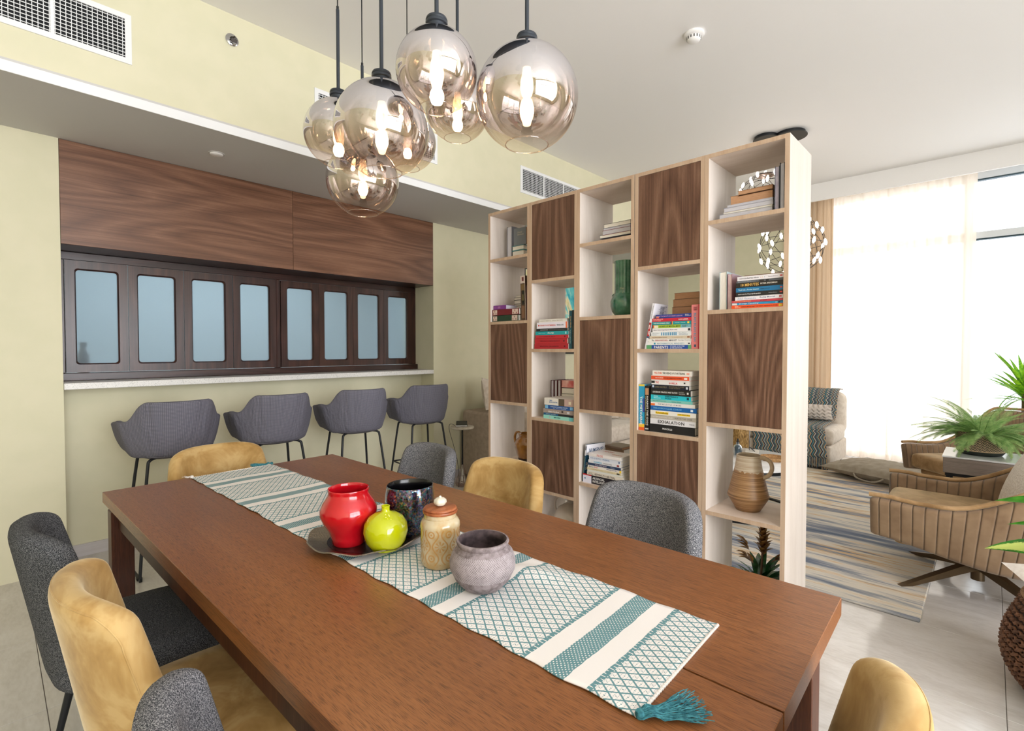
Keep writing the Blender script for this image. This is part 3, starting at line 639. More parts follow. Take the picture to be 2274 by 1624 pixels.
# --- middle tower, lower open cell
tower(2); g = 'books in the low open cell of the middle tower'
stack(g, .541, 1303, 1005, [
 (21.5, 1295.2, 1384, (34, 30, 38), 'thick black book titled ARTIFICIAL INTELLIGENCE', [('ARTIFICIAL\nINTELLIGENCE', .25, .66, .48, .62, W_), ('RUSSELL', .82, .93, .62, .14, (200, 200, 210)), ('NORVIG', .82, .93, .3, .14, (200, 200, 210))], [(0, .22, .0, .86, (222, 220, 232)), (0, .22, .86, 1, (200, 30, 40)), (.04, .07, .42, .58, (30, 120, 160))], {'hard': .002, 'W': .17}),
 (8.5, 1305, 1385.3, (222, 212, 196), 'cream book titled GETTING TO NEUTRAL', [('GETTING TO NEUTRAL', .22, .80, .45, .56, (60, 54, 50)), ('TREVOR\nMOAWAD', .05, .18, .45, .6, (50, 44, 40))], []),
 (4.5, 1305.5, 1383, (228, 228, 222), 'very thin white book just above GETTING TO NEUTRAL', [], []),
 (5, 1305.5, 1381.4, (220, 206, 170), 'thin cream-yellow book in the white stack of the middle tower', [('Celebrating as a Family', .14, .47, .5, .45, (150, 130, 90)), ('Shasta Nelson', .62, .78, .5, .3, (150, 130, 90))], [(.88, .96, .1, .8, (60, 60, 50))]),
 (6, 1306, 1381.4, (230, 222, 214), 'white book with a small yellow tag titled Same as Ever', [('Same as', .04, .18, .5, .6, (50, 50, 60)), ('Ever', .21, .31, .5, .6, (206, 60, 60)), ('MORGAN HOUSEL', .57, .86, .5, .4, (50, 50, 110))], [(.94, .99, 0, .9, (240, 206, 50))]),
 (6.5, 1306.4, 1380, (48, 66, 96), 'navy book titled LEARN GAME THEORY', [('LEARN GAME THEORY', .23, .59, .5, .5, (206, 190, 206))], [(.70, .82, .3, .6, (120, 130, 150))]),
 (7, 1308, 1379.6, (224, 222, 224), 'white book titled FRAMERS in light blue narrow letters', [('FRAMERS', .18, .44, .5, .68, (110, 180, 210)), ('KENNETH CUKIER', .48, .75, .5, .3, (70, 70, 90))], [(.89, .96, .2, .8, (150, 60, 56))]),
 (9.5, 1308.5, 1379.6, (222, 224, 232), 'white book titled THE GLOBOTICS UPHEAVAL in grey-blue', [('THE GLOBOTICS', .04, .40, .5, .42, (150, 164, 190)), ('UPHEAVAL', .43, .66, .5, .42, (110, 140, 180))], [(.93, .96, .2, .7, (60, 90, 130))]),
 (7, 1308.5, 1379.6, (234, 226, 222), 'white book titled FOCUS in red on top of the middle tower stack', [('FOCUS', .27, .46, .5, .8, (206, 70, 70))], [], {'front': [('Lawson', .6, .9, .3, .5, (206, 120, 80)), ('FOCUS', .2, .5, .6, .8, (206, 90, 80))]}),
], xf=2.335)
y0 = yat(1290.5, 1030, 2.345); ang = math.radians(6.5); hh = .215
X_ = Vector((0, math.sin(ang), -math.cos(ang))); Y_ = Vector((.985, -.17, 0)); Y_ = (Y_-X_*Y_.dot(X_)).normalized(); Z_ = X_.cross(Y_)
book('book', 'blue and white book titled NUMSENSE leaning on the left of the cell', g, Vector((2.345, y0, .5425))-X_*hh, rotm(X_, Y_, Z_), hh, .010, .15, (24, 74, 104), [('DATA SCIENCE', .35, .8, .5, .5, (150, 170, 120))], [(0, .3, 0, 1, (230, 230, 238)), (.05, .15, .2, .8, (40, 40, 40))], front=[])
o_ = D.objects[-1]
nb = [o for o in D.objects if o.get('label') == 'blue and white book titled NUMSENSE leaning on the left of the cell'][0]
cvr = [c for c in D.objects if c.parent == nb and c.name.startswith('cover')][0]
part('cover_band', boxbm((0, .0015, .0101), (.28*hh, .149, .0104)), cov((230, 230, 238)), cvr)
text('lettering', 'NUMSENSE!', ink((44, 74, 110)), cvr, (.16*hh, .080, .0108), .115, .025, (0, 1, 0), (-1, 0, 0))
text('lettering', 'DATA\nSCIENCE', ink(W_), cvr, (.58*hh, .030, .0108), .05, .045, (0, 1, 0), (-1, 0, 0))
yb0 = yat(1343, 1000, 2.52)
book('book', 'old brown book lying on top at the back of the low middle cell', g, (2.52, yb0, zat(1344, 993.5, 2.52)), flat(-.1), .125, .014, .125, (126, 104, 88), pages=paper_brown, hard=.0012)
book('book', 'low tan book at the back holding up the old brown one', g, (2.525, yb0-.002, .5415), flat(-.02), .125, zat(1344, 993.5, 2.52)-.5425, .12, (150, 120, 96), pages=paper)
# --- second tower, upper open cell
tower(1); g = 'books in the upper open cell of the second tower'
stack(g, 1.300, 1190, 710.5, [
 (11, 1187.3, 1263, (172, 30, 42), 'bottom red book of the three red ones', [('ENGLISH GRAMMAR', .18, .74, .5, .2, (90, 16, 26))], [(.88, .92, .35, .65, (90, 16, 26))]),
 (11.5, 1188, 1260.5, (178, 32, 42), 'middle red book of the three red ones, with a sloping end', [('READING COMPREHENSION', .18, .78, .5, .2, (90, 16, 26))], [(.88, .92, .35, .65, (90, 16, 26))]),
 (7, 1189.8, 1263, (190, 40, 50), 'thin red book on top of the other two red ones', [('VOCABULARY', .12, .62, .5, .26, (90, 16, 26))], [(.88, .92, .3, .7, (90, 16, 26))]),
 (7.8, 1189.3, 1263, (30, 158, 164), 'turquoise book above the red books', [('Amerigo', .38, .58, .5, .56, W_), ('Mattia Corrente', .1, .3, .5, .22, (170, 220, 220))], [(.91, .94, .2, .8, (200, 236, 236))]),
 (6, 1190.7, 1260.5, (34, 36, 40), 'thin black book between the turquoise and the white one', [('BRUCE PANDOLFINI', .14, .38, .5, .3, (220, 220, 220)), ('ESSENTIAL CRITICAL THINKING SKILLS', .42, .9, .5, .2, (120, 120, 120))], []),
 (13, 1192, 1260, (230, 226, 238), 'white book titled DESIGN YOUR THINKING with an orange end', [('DESIGN YOUR THINKING', .12, .63, .5, .26, (214, 70, 60)), ('PAVAN SONI', .67, .88, .5, .22, (50, 50, 70))], [(.95, 1, 0, 1, (236, 120, 80)), (.05, .09, .38, .62, (206, 60, 60))]),
 (6.5, 1196, 1257, (228, 224, 216), 'cream book titled DARING GREATLY on top of the red stack', [('DARING GREATLY', .03, .46, .5, .42, (180, 172, 160)), ('BRENE BROWN', .50, .86, .5, .42, (180, 172, 160))], []),
])
book('book', 'thin tan book lying flat behind the cream DARING GREATLY one', g, (2.50, yat(1223, 700, 2.5), 1.3005), flat(0), .15, zat(1250, 707, 2.5)-1.301, .14, (190, 160, 130), pages=paper)
upright(g, 1264, 1270, 1.300, 690, (22, 78, 92), 'tall upright petrol blue book at the right of the second tower', titles=[('THE ARTS OF COMMUNICATION', .5, .86, .4, .34, (170, 200, 200)), ('Great Minds', .14, .45, .6, .4, (190, 150, 90))])
upright(g, 1270.3, 1275.2, 1.300, 689, (22, 34, 40), 'tall upright black book against the panel of the second tower', titles=[('Selected Works', .4, .8, .5, .3, (120, 130, 90))])
# --- second tower, lower open cell
tower(1); g = 'books in the lower open cell of the second tower'
stack(g, .879, 1208, 883, [
 (7.3, 1207, 1274.5, (150, 214, 200), 'mint green book at the bottom of the short stack', [('EMPOWERS', .36, .58, .5, .4, (40, 110, 110))], [(.86, 1, 0, 1, (110, 190, 196)), (.2, .24, .3, .7, (200, 190, 190))]),
 (4.5, 1207.6, 1274.5, (26, 86, 128), 'thin dark blue and black book above the mint one', [('OUR BEST TEACHERS', .08, .42, .5, .36, (180, 210, 220))], [(.5, 1, 0, 1, (28, 30, 38))]),
 (8.2, 1206.8, 1274.5, (160, 144, 136), 'taupe book titled Islamic Verdicts', [('Islamic Verdicts', .18, .54, .4, .4, W_)], [(.62, .68, .3, .8, (60, 50, 50)), (.80, .88, .25, .75, (200, 200, 206))]),
 (8, 1210.5, 1274.5, (34, 84, 150), 'royal blue book with pale round badges at both ends', [('GUIDELINES FOR RAISING CHILDREN', .2, .8, .6, .28, (200, 214, 236)), ('Dr. Adnan Baharith', .3, .75, .25, .2, (190, 200, 226))], [(.0, .11, .1, .9, (120, 180, 220)), (.88, .98, .2, .9, (120, 180, 220))]),
 (14, 1209.5, 1274.5, (226, 220, 210), 'thick white and brown book with blue letters on top of the short stack', [('OMAR\nIBN AL KHATTAB', .18, .46, .55, .42, (60, 110, 170))], [(.5, .7, 0, 1, (92, 78, 62)), (.7, 1, 0, 1, (190, 160, 150)), (.84, .92, .3, .7, (220, 210, 180))], {'hard': .0025}),
], W0=.15)
for a, c_, nm in ((1224, 1230, 'leftmost'), (1231.5, 1237.5, 'middle'), (1239, 1245.5, 'right')):
    edgeon(g, a, c_, .879, 844.5, (96, 44, 46), paper_grey, 'upright white-paged book with maroon covers behind the short stack, '+nm+' of three', 2.50, .14, .0016)
backrow(g, .879, 2.505, [(1246.5, 1274, 876, 931, (90, 84, 70), paper, 'book hidden low at the back right of the second tower'), (1247, 1274, 863, 876, (60, 66, 40), paper, 'olive-edged book with cream pages at the back of the second tower'), (1247, 1274, 846, 862, (226, 150, 150), speck('sunset_print', S(206, 96, 96), S(240, 200, 190), 14, .6, 0), 'pink and red printed book on top at the back of the second tower')])
# --- first tower, second cell
tower(0); g = 'books in the second cell of the leftmost tower'
z = 1.480
def ornate(label, px0, px1, pyt, pyb, col, mid, x=2.335):
    y0 = yat(px0, 700, x); y1 = yat(px1, 700, x); L = y0-y1; zt = zat(px0, pyt, x); zb_ = max(zat(px0, pyb, x), 1.4802)
    dec = [(.03, .97, .08, .92, (206, 184, 172)), (.19, .76, .06, .94, col)]+[(.04+.045*i, .065+.045*i, .15+.4*((i) % 2), .42+.4*((i) % 2), mid) for i in range(3)]+[(.79+.055*i, .815+.055*i, .15+.4*((i) % 2), .42+.4*((i) % 2), mid) for i in range(3)]
    book('book', label, g, (x, y0, zb_), flat(0), L, zt-zb_-.0004, .165, col, [], dec+[(.25+.045*i, .28+.045*i, .34+.1*(i % 2), .5+.12*(i % 2), (190, 160, 110)) for i in range(9)][:0], hard=.002)
    return zt
ornate('ornate dark green book with patterned cream ends at the bottom left', 1089.5, 1151, 702.5, 715, (34, 60, 40), (120, 90, 60))
ornate('ornate dark red book with patterned cream ends above the green one', 1090.5, 1152, 689, 701.8, (110, 28, 34), (130, 60, 50))
book('book', 'small purple book with a pale medallion lying on the ornate red one', g, (2.345, yat(1093.3, 700, 2.345), zat(1093, 688.8, 2.345)), flat(-.06), .125, .0265, .10, (128, 60, 140), [], [(.36, .56, .25, .75, (168, 110, 160))], paper_grey, hard=.0015)
b_ = 2.50
lying(g, [(1142.5, 1156, 676, 680.5, (70, 50, 40), paper, 'thin book fourth of the small pile behind the purple one', 0), (1142, 1156, 667.5, 676, (60, 56, 40), paper, 'book third of the small pile behind the purple one', 0), (1141.5, 1156, 661.5, 667.5, (56, 44, 34), paper, 'book second of the small pile behind the purple one', 0), (1145.5, 1156, 657, 661.5, (150, 140, 120), paper, 'small grey book topping the pile behind the purple one', 0),
          (1142.5, 1156, 680.5, 704, (70, 50, 40), paper, 'book at the foot of the small pile behind the purple one', 0)], b_, 1.4805, .14)
ang = math.radians(1.8); hh = zat(1150, 614, 2.34)-1.482
X_ = Vector((0, -math.sin(ang), -math.cos(ang))); Y_ = Vector((1, 0, 0)); Z_ = X_.cross(Y_)
book('book', 'worn upright book with ornamental brown and black spine', g, Vector((2.34, 2.158, 1.4815))-X_*hh, rotm(X_, Y_, Z_), hh, .040, .15, (84, 62, 46), [], [(0, .17, 0, .9, (206, 190, 178)), (.03, .12, .3, .7, (110, 50, 50)), (.19, .33, .15, .8, (120, 96, 56)), (.33, .65, .25, .75, (26, 28, 22)), (.42, .56, .35, .6, (110, 100, 56)), (.68, .95, .15, .8, (124, 90, 66)), (0, 1, .9, 1, (200, 184, 176))], paper, hard=.003)
book('book', 'thin upright maroon book beside the worn ornamental one', g, (2.335, 2.1105, 1.4805+.215), UPR, .214, .0065, .15, (64, 24, 44))
book('book', 'tall thin navy upright book at the right of the leftmost tower', g, (2.335, 2.1035, 1.4805+.250), UPR, .249, .0085, .15, (34, 34, 96), [], [(.25, .27, 0, 1, (200, 60, 80))])
# --- first tower, top cell
tower(0); g = 'books in the top cell of the leftmost tower'
edgeon(g, 1126, 1136.5, 1.893, 505, (90, 90, 96), paper_grey, 'upright white-paged book at the left in the top left cell', 2.42, .12)
x = 2.40
y0 = yat(1133, 550, x); z0_ = 1.8935
book('book', 'lower book with teal covers lying in the top left cell', g, (x+.15, y0-.11, z0_), Euler((0, 0, PI/2)), .105, zat(1134, 558, x)-z0_, .14, (60, 120, 126), pages=paper, hard=.0035, over=.004)
z1_ = zat(1134, 558, x)
book('book', 'upper book with teal covers lying in the top left cell', g, (x+.15, y0-.11, z1_+.0003), Euler((0, 0, PI/2)), .105, zat(1134, 547, x)-z1_-.0006, .14, (60, 120, 126), pages=paper, hard=.0035, over=.004)
z2_ = zat(1134, 547, x); hh = zat(1138, 508, x)-z2_
X_ = Vector((0, -.02, -1)).normalized(); Y_ = Vector((.12, -.99, 0)); Y_ = (Y_-X_*Y_.dot(X_)).normalized(); Z_ = X_.cross(Y_)
nb = book('book', 'grey-covered book standing on the two teal-covered ones', g, Vector((x+.03, yat(1137.5, 550, x), z2_+.001))-X_*hh, rotm(X_, Y_, Z_), hh, .016, .10, (112, 116, 122), pages=paper_brown, hard=.002)
cvr = [c for c in D.objects if c.parent == nb and c.name.startswith('cover')][0]
# the board facing the table carries the lettering
text('lettering', 'Collected\nShort Stories', ink((190, 180, 160)), cvr, (.32*hh, .055, .0166), .05, .026, (0, 1, 0), (-1, 0, 0))
# ------------------------------------------------------------------ dining table
TH = .026
tb = thing('dining_table', 'long dark brown oak dining table in the foreground', 'table', (.7943, 1.348, 0), TH)
for s in (-1, 1):
    x0, x1 = (-.472, -.0025) if s < 0 else (.0025, .472)
    b = newbm(); bx(b, (x0, -1.13, .71), (x1, 1.125, .75)); bev(b, .0012); b.normal_update()
    for f in b.faces: f.material_index = 0 if f.normal.z > .9 else 1
    part('tabletop_board', b, [table_wood, table_edge], tb)
for sx in (-1, 1):
    for sy in (-1, 1):
        x0 = sx*.462; x1 = sx*.392; y0 = sy*1.092; y1 = sy*1.030
        part('leg', boxbm((min(x0, x1), min(y0, y1), 0), (max(x0, x1), max(y0, y1), .688), .002), table_leg_wood, tb)
    part('side_rail', boxbm((sx*.42-.02, -1.03, .62), (sx*.42+.02, 1.03, .688), .002), table_leg_wood, tb)
for sy in (-1, 1):
    part('end_rail', boxbm((-.3915, sy*1.061-.025, .62), (.3915, sy*1.061+.025, .688), .002), table_leg_wood, tb)
    for dx in (-.457, -.447, -.437): part('finger_joint', boxbm((dx-.0015, sy*1.092-.0008*(1 if sy < 0 else -1)-.0006, .60), (dx+.0015, sy*1.092+.0008, .686)), black_soft, tb)
for sx in (-.3, 0, .3): part('support_batten', boxbm((sx-.03, -1.0, .689), (sx+.03, 1.0, .709)), table_leg_wood, tb)

# ------------------------------------------------------------------ table runner
def runner_mat():
    t = NT('woven_runner'); c = t.n('ShaderNodeTexCoord'); s = t.sep(c.outputs['Object']); u, v = s[1], s[0]
    w1 = t.noise(c.outputs['Object'], 60, 1); wob = t.math('MULTIPLY', t.math('SUBTRACT', w1, .5), .004)
    u2 = t.math('ADD', u, wob); per = .344
    ph = t.math('SUBTRACT', t.math('FRACT', t.math('ADD', t.math('DIVIDE', t.math('SUBTRACT', u2, RU0), per), 10.5)), .5)
    d = t.math('MULTIPLY', t.math('ABSOLUTE', ph), per)
    isgreen = t.math('LESS_THAN', d, .023); iswhite = t.math('LESS_THAN', d, .064)
    def fr(x): return t.math('ABSOLUTE', t.math('SUBTRACT', t.math('FRACT', t.math('ADD', x, 40)), .5))
    a = t.math('DIVIDE', u2, .0300); bq = t.math('DIVIDE', v, .0215)
    l1 = t.math('LESS_THAN', fr(t.math('ADD', a, bq)), .085); l2 = t.math('LESS_THAN', fr(t.math('SUBTRACT', a, bq)), .085)
    dots = t.math('MULTIPLY', t.math('GREATER_THAN', fr(t.math('ADD', a, bq)), .44), t.math('GREATER_THAN', fr(t.math('SUBTRACT', a, bq)), .44))
    tick = t.math('MULTIPLY', t.math('LESS_THAN', fr(t.math('DIVIDE', u2, .0060)), .16), t.math('LESS_THAN', fr(t.math('DIVIDE', v, .0043)), .30))
    dia = t.math('MAXIMUM', t.math('MAXIMUM', l1, l2), t.math('MAXIMUM', dots, t.math('MULTIPLY', tick, .45)))
    edge = t.math('MULTIPLY', t.math('LESS_THAN', d, .074), t.math('GREATER_THAN', fr(t.math('DIVIDE', v, .009)), .12))
    dia = t.math('MAXIMUM', dia, edge)
    gd = t.math('SUBTRACT', 1.0, t.math('MULTIPLY', t.math('LESS_THAN', fr(t.math('ADD', t.math('DIVIDE', u2, .0085), t.math('DIVIDE', v, .0085))), .20), t.math('LESS_THAN', fr(t.math('SUBTRACT', t.math('DIVIDE', u2, .0085), t.math('DIVIDE', v, .0085))), .20)))
    m = t.math('ADD', t.math('MULTIPLY', isgreen, gd), t.math('MULTIPLY', t.math('SUBTRACT', 1.0, iswhite), dia))
    col = t.mix(m, S(236, 231, 228), S(104, 144, 150))
    t.base(col); t.set(Roughness=.95); weave = t.noise(t.coord('Object', scale=(1, 1, 1)), 700, 1)
    t.bump(t.math('ADD', t.math('MULTIPLY', weave, .4), m), .5, .0015); t.b.inputs['Specular IOR Level'].default_value = .15
    return t.m
RA = math.atan2(.069, 2.066); RC = (.7885, 1.411); RL, RW = 2.068, .337
RU0 = .53-RC[1]
rn = thing('table_runner', 'white table runner with teal woven diamonds and tassels', 'table runner', (RC[0], RC[1], .7505), RA)
def rz(x, y):
    z = .0012+.0010*math.sin(y*9+x*14)+.0008*math.sin(y*23-x*31)
    gx, gy = x-.085, y+.60; z += .013*math.exp(-((gx*.9+gy*.35)**2)/.0010-((gy*.9-gx*.5)**2)/.010) if abs(gy) < .4 else 0
    return max(z, .0008)
def rfn(u, v):
    x = (u-.5)*RW; y = (v-.5)*RL
    ex = .0022*math.sin(y*58)+.0012*math.sin(y*23); x += ex*(abs(u-.5)*2)**6
    y += .0016*math.sin(x*190)*(abs(v-.5)*2)**20
    return (x, y, rz(x, y)+.0012)
part('cloth', gridbm(30, 190, rfn), runner_mat(), rn, smooth=True, solid=.0022)
for s in (-1, 1):
    b = newbm(); pts = []
    for k in range(231):
        a = k/230*RW; x = -RW/2+a; pts.append((x, s*(RL/2+.0005), .0028+.0016*math.sin(k*1.25)))
    tube(b, pts, .0024, 6)
    part('hem_cord', b, plain('hem_white', S(232, 226, 220), .9), rn, smooth=True)
teal_yarn = speck('teal_yarn', S(34, 96, 108), S(72, 142, 152), 120, .9, .4)
def tassel(parent, p0, d, drop=None, n=70, L=.085, spread=.35):
    b = newbm(); p0 = Vector(p0); d = Vector(d).normalized(); side = d.cross(Vector((0, 0, 1))).normalized()
    lathe(b, [(0, -.006), (.006, -.004), (.0075, .001), (.006, .006), (0, .008)], 10)
    bmesh.ops.translate(b, verts=list(b.verts), vec=p0+Vector((0, 0, .004)))
    for k in range(n):
        a = random.uniform(-spread, spread); dd = (d*math.cos(a)+side*math.sin(a)); l = L*random.uniform(.8, 1.08); wv = random.uniform(-.012, .012)
        pts = []
        for i in range(7):
            q = i/6; p = p0+dd*l*q+side*wv*math.sin(q*3.5+k); p.z = p0.z+.002+.007*math.sin(min(1, q*3)*PI)*(1-q)+random.uniform(0, .0055)*(.3+q)
            if drop and (p-p0).dot(d) > drop: ex = (p-p0).dot(d)-drop; p -= d*ex*.85; p.z -= ex*1.0
            pts.append(p)
        tube(b, pts, .00075, 4, cap=False)
    o = part('tassel', b, teal_yarn, parent, smooth=True); return o
tassel(rn, (-RW/2+.004, -RL/2-.004, .003), (1, -.75, 0), L=.10, n=80)
tassel(rn, (RW/2-.004, RL/2+.004, .003), (-1, .30, 0), L=.085, n=80)
tassel(rn, (-RW/2+.002, RL/2+.002, .002), (-.6, .6, 0), L=.03, n=10, spread=.2).data.materials[0] = plain('hem_white', S(232, 226, 220), .9)

# ------------------------------------------------------------------ things on the runner
ZT = .7545
tray_m = NT('tray_steel'); tray_m.base(S(150, 140, 128)); tray_m.set(Roughness=.28, Metallic=1.0)
vv = tray_m.n('ShaderNodeTexVoronoi'); vv.inputs['Scale'].default_value = 190; tray_m.link(tray_m.coord('Object'), vv.inputs['Vector']); tray_m.bump(vv.outputs['Distance'], .5, .002)
tray_dark = plain('tray_centre', S(44, 36, 36), .22, .4)
tc = at(815, 1196, 2, .757)
t = thing('round_tray', 'round hammered silver tray with wavy rim under three vases', 'tray', (tc.x, tc.y, ZT+.0012))
def wav(a, r, z, k): return (r*(1+.012*math.sin(a*9)*(k in (3, 4, 5))), z+.0035*math.sin(a*9)*(k in (3, 4, 5)))
b = newbm(); lathe(b, [(0, .0), (.108, .0), (.125, .004), (.158, .017), (.161, .018), (.158, .020), (.124, .0065), (.108, .0026)], 144, fn=wav)
part('rim', b, tray_m.m, t, smooth=True)
b = newbm(); lathe(b, [(0, .003), (.108, .003)], 64); part('tray_floor', b, tray_dark, t, smooth=True)
ZV = ZT+.0043
def glaze(name, c1, c2, scale=9, rough=.12, crack=True, z=None):
    t = NT(name); v = t.coord('Object'); f = t.noise(v, scale, 3, .6)
    t.base(t.ramp(f, [(.3, c1), (.7, c2)])); t.set(Roughness=rough); t.b.inputs['Coat Weight'].default_value = .6; t.b.inputs['Coat Roughness'].default_value = .03
    vo = t.n('ShaderNodeTexVoronoi'); vo.feature = 'DISTANCE_TO_EDGE'; vo.inputs['Scale'].default_value = 220; t.link(v, vo.inputs['Vector'])
    if crack: t.bump(t.math('LESS_THAN', vo.outputs['Distance'], .04), .05, .0006)
    return t.m
def pos(px, py, r, z=ZV):
    p = at(px, py, 2, z); d = Vector((p.x, p.y, 0)).normalized(); return (p.x+d.x*r, p.y+d.y*r, z)
t = thing('red_vase', 'glossy red crackle-glazed vase on the silver tray', 'vase', pos(775, 1221, .055))
b = newbm(); lathe(b, [(r_, z_*.925) for r_, z_ in [(0, .0), (.042, .0), (.045, .004), (.047, .020), (.055, .042), (.069, .068), (.0775, .090), (.0765, .106), (.069, .124), (.060, .138), (.0548, .150), (.0545, .158), (.0560, .164), (.0550, .1665), (.052, .165), (.0505, .158), (.050, .150), (.060, .130), (.070, .100), (.060, .06), (.04, .012), (0, .01)]], 64)
part('body', b, glaze('red_glaze', S(172, 4, 20), S(214, 24, 38)), t, smooth=True)
t = thing('lime_vase', 'small round lime green bud vase on the silver tray', 'vase', pos(857, 1228, .024))
b = newbm(); lathe(b, [(0, .0), (.028, .0), (.040, .006), (.053, .026), (.0592, .052), (.056, .072), (.045, .089), (.028, .099), (.013, .103), (.0105, .106), (.0108, .116), (.0118, .1185), (.0105, .1195), (.0085, .118), (.0085, .104), (0, .095)], 64)
part('body', b, glaze('lime_glaze', S(178, 184, 4), S(198, 202, 14), 5, .10, False), t, smooth=True)
ir = NT('iridescent_glaze'); v = ir.coord('Object'); vo = ir.n('ShaderNodeTexVoronoi'); vo.inputs['Scale'].default_value = 230; ir.link(v, vo.inputs['Vector'])
sp = ir.n('ShaderNodeSeparateColor'); ir.link(vo.outputs['Color'], sp.inputs[0])
ir.base(ir.ramp(sp.outputs[0], [(.1, S(26, 22, 34)), (.35, S(40, 70, 110)), (.5, S(120, 60, 110)), (.62, S(40, 130, 140)), (.75, S(24, 20, 30)), (.95, S(150, 120, 90))])); ir.set(Roughness=.12, Metallic=.75)
ir.b.inputs['Coat Weight'].default_value = 1
inner_black = plain('inner_black', S(10, 9, 12), .2)
p = at(911, 1183, 2, ZV)
t = thing('black_vase', 'wide iridescent black mosaic vase behind the other two on the tray', 'vase', (p.x, p.y, ZV))
b = newbm(); lathe(b, [(0, .0), (.046, .0), (.050, .004), (.060, .03), (.069, .065), (.072, .095), (.071, .12), (.068, .137), (.0675, .142), (.066, .1435)], 64); part('body', b, ir.m, t, smooth=True)
b = newbm(); lathe(b, [(.066, .1435), (.064, .141), (.0645, .12), (.066, .09), (.055, .03), (0, .012)], 64); part('lining', b, inner_black, t, smooth=True)
# embossed jar
jm = NT('embossed_glaze'); c = jm.n('ShaderNodeTexCoord'); s = jm.sep(c.outputs['Object'])
an = jm.math('ARCTAN2', s[1], s[0]); 
def jf(x): return jm.math('ABSOLUTE', jm.math('SUBTRACT', jm.math('FRACT', x), .5))
un = jm.math('ADD', jm.math('DIVIDE', an, 2*PI/7), 10.0)                        # seven motifs round
wv = jm.math('MULTIPLY', jm.math('COSINE', jm.math('MULTIPLY', s[2], 2*PI/.058)), .17)
s1 = jm.math('ABSOLUTE', jm.math('SUBTRACT', jf(un), jm.math('ADD', .26, wv)))
line = jm.math('LESS_THAN', s1, .045)
# petals and rings inside the ogees
zc = jm.math('MULTIPLY', jm.math('SUBTRACT', jm.math('FRACT', jm.math('ADD', jm.math('DIVIDE', s[2], .058), .5)), .5), .058)
uc = jm.math('MULTIPLY', jm.math('SUBTRACT', jm.math('FRACT', un), .5), .045)
rr = jm.math('SQRT', jm.math('ADD', jm.math('MULTIPLY', zc, zc), jm.math('MULTIPLY', uc, uc))); pa = jm.math('ARCTAN2', zc, uc)
pet = jm.math('MULTIPLY', jm.math('LESS_THAN', rr, .0135), jm.math('GREATER_THAN', jm.math('COSINE', jm.math('MULTIPLY', pa, 8)), .1)); pet = jm.math('MULTIPLY', pet, jm.math('GREATER_THAN', rr, .004))
zc2 = jm.math('MULTIPLY', jm.math('SUBTRACT', jm.math('FRACT', jm.math('DIVIDE', s[2], .058)), .5), .058); uc2 = jm.math('MULTIPLY', jm.math('SUBTRACT', jm.math('FRACT', jm.math('ADD', un, .5)), .5), .045)
r2 = jm.math('SQRT', jm.math('ADD', jm.math('MULTIPLY', zc2, zc2), jm.math('MULTIPLY', uc2, uc2)))
ring = jm.math('ADD', jm.math('LESS_THAN', jm.math('ABSOLUTE', jm.math('SUBTRACT', r2, .0075)), .0018), jm.math('LESS_THAN', r2, .0025))
mot = jm.math('MINIMUM', 1, jm.math('ADD', line, jm.math('ADD', pet, ring)))
band = jm.math('MULTIPLY', jm.math('GREATER_THAN', s[2], .012), jm.math('LESS_THAN', s[2], .098)); mot = jm.math('MULTIPLY', mot, band)
nz = jm.noise(c.outputs['Object'], 30, 3)
basec = jm.ramp(nz, [(.35, S(184, 150, 96)), (.6, S(200, 184, 152))])
jm.base(jm.mix(jm.math('MULTIPLY', mot, .75), basec, S(186, 134, 62))); jm.set(Roughness=.16); jm.b.inputs['Coat Weight'].default_value = .5
jm.bump(jm.math('ADD', jm.math('MULTIPLY', mot, 1.0), jm.math('MULTIPLY', nz, .1)), 1.0, .004)
t = thing('lidded_jar', 'embossed cream and ochre jar with wooden lid', 'jar', pos(978, 1267, .046, ZT+.002))
b = newbm(); lathe(b, [(0, .0), (.044, .0), (.048, .006), (.0495, .016), (.0495, .092), (.0505, .099), (.049, .107), (.045, .114), (.040, .118), (.041, .121), (.0405, .124), (.040, .131)], 72); part('body', b, jm.m, t, smooth=True)
b = newbm(); lathe(b, [(.039, .130), (.0432, .1305), (.0440, .134), (.0432, .137), (.0405, .1375), (.0420, .1395), (.0410, .1425), (.038, .144), (0, .1455)], 64)
part('lid', b, wood('lid_wood', S(110, 56, 30), S(160, 88, 50), S(190, 116, 72), 0, 5, .35, .5), t, smooth=True)
def lob(a, r, z, k): return (r*(1+.10*abs(math.sin(a*3))*(1 if k > 0 else .4)), z)
b = newbm(); lathe(b, [(0, .1453), (.006, .146), (.0125, .149), (.0155, .1555), (.0140, .162), (.008, .1665), (.0035, .1675), (.0025, .171), (0, .1715)], 36, fn=lob); part('knob', b, glaze('cream_glaze', S(214, 204, 186), S(226, 218, 202), 9, .15, False), t, smooth=True)
# textured grey pot
pm = NT('textured_pot'); c = pm.n('ShaderNodeTexCoord'); s = pm.sep(c.outputs['Object']); an = pm.math('MULTIPLY', pm.math('ARCTAN2', s[1], s[0]), 14.0)
zq = pm.math('MULTIPLY', s[2], 190.0)
def pf(x): return pm.math('ABSOLUTE', pm.math('SUBTRACT', pm.math('FRACT', pm.math('ADD', x, 60)), .5))
gr = pm.math('MAXIMUM', pm.math('LESS_THAN', pf(pm.math('ADD', an, zq)), .12), pm.math('LESS_THAN', pf(pm.math('SUBTRACT', an, zq)), .12))
gr = pm.math('MULTIPLY', gr, pm.math('MULTIPLY', pm.math('GREATER_THAN', s[2], .034), pm.math('LESS_THAN', s[2], .088)))
nz = pm.noise(c.outputs['Object'], 60, 5, .7)
bc = pm.ramp(nz, [(.35, S(104, 92, 92)), (.6, S(150, 138, 140))])
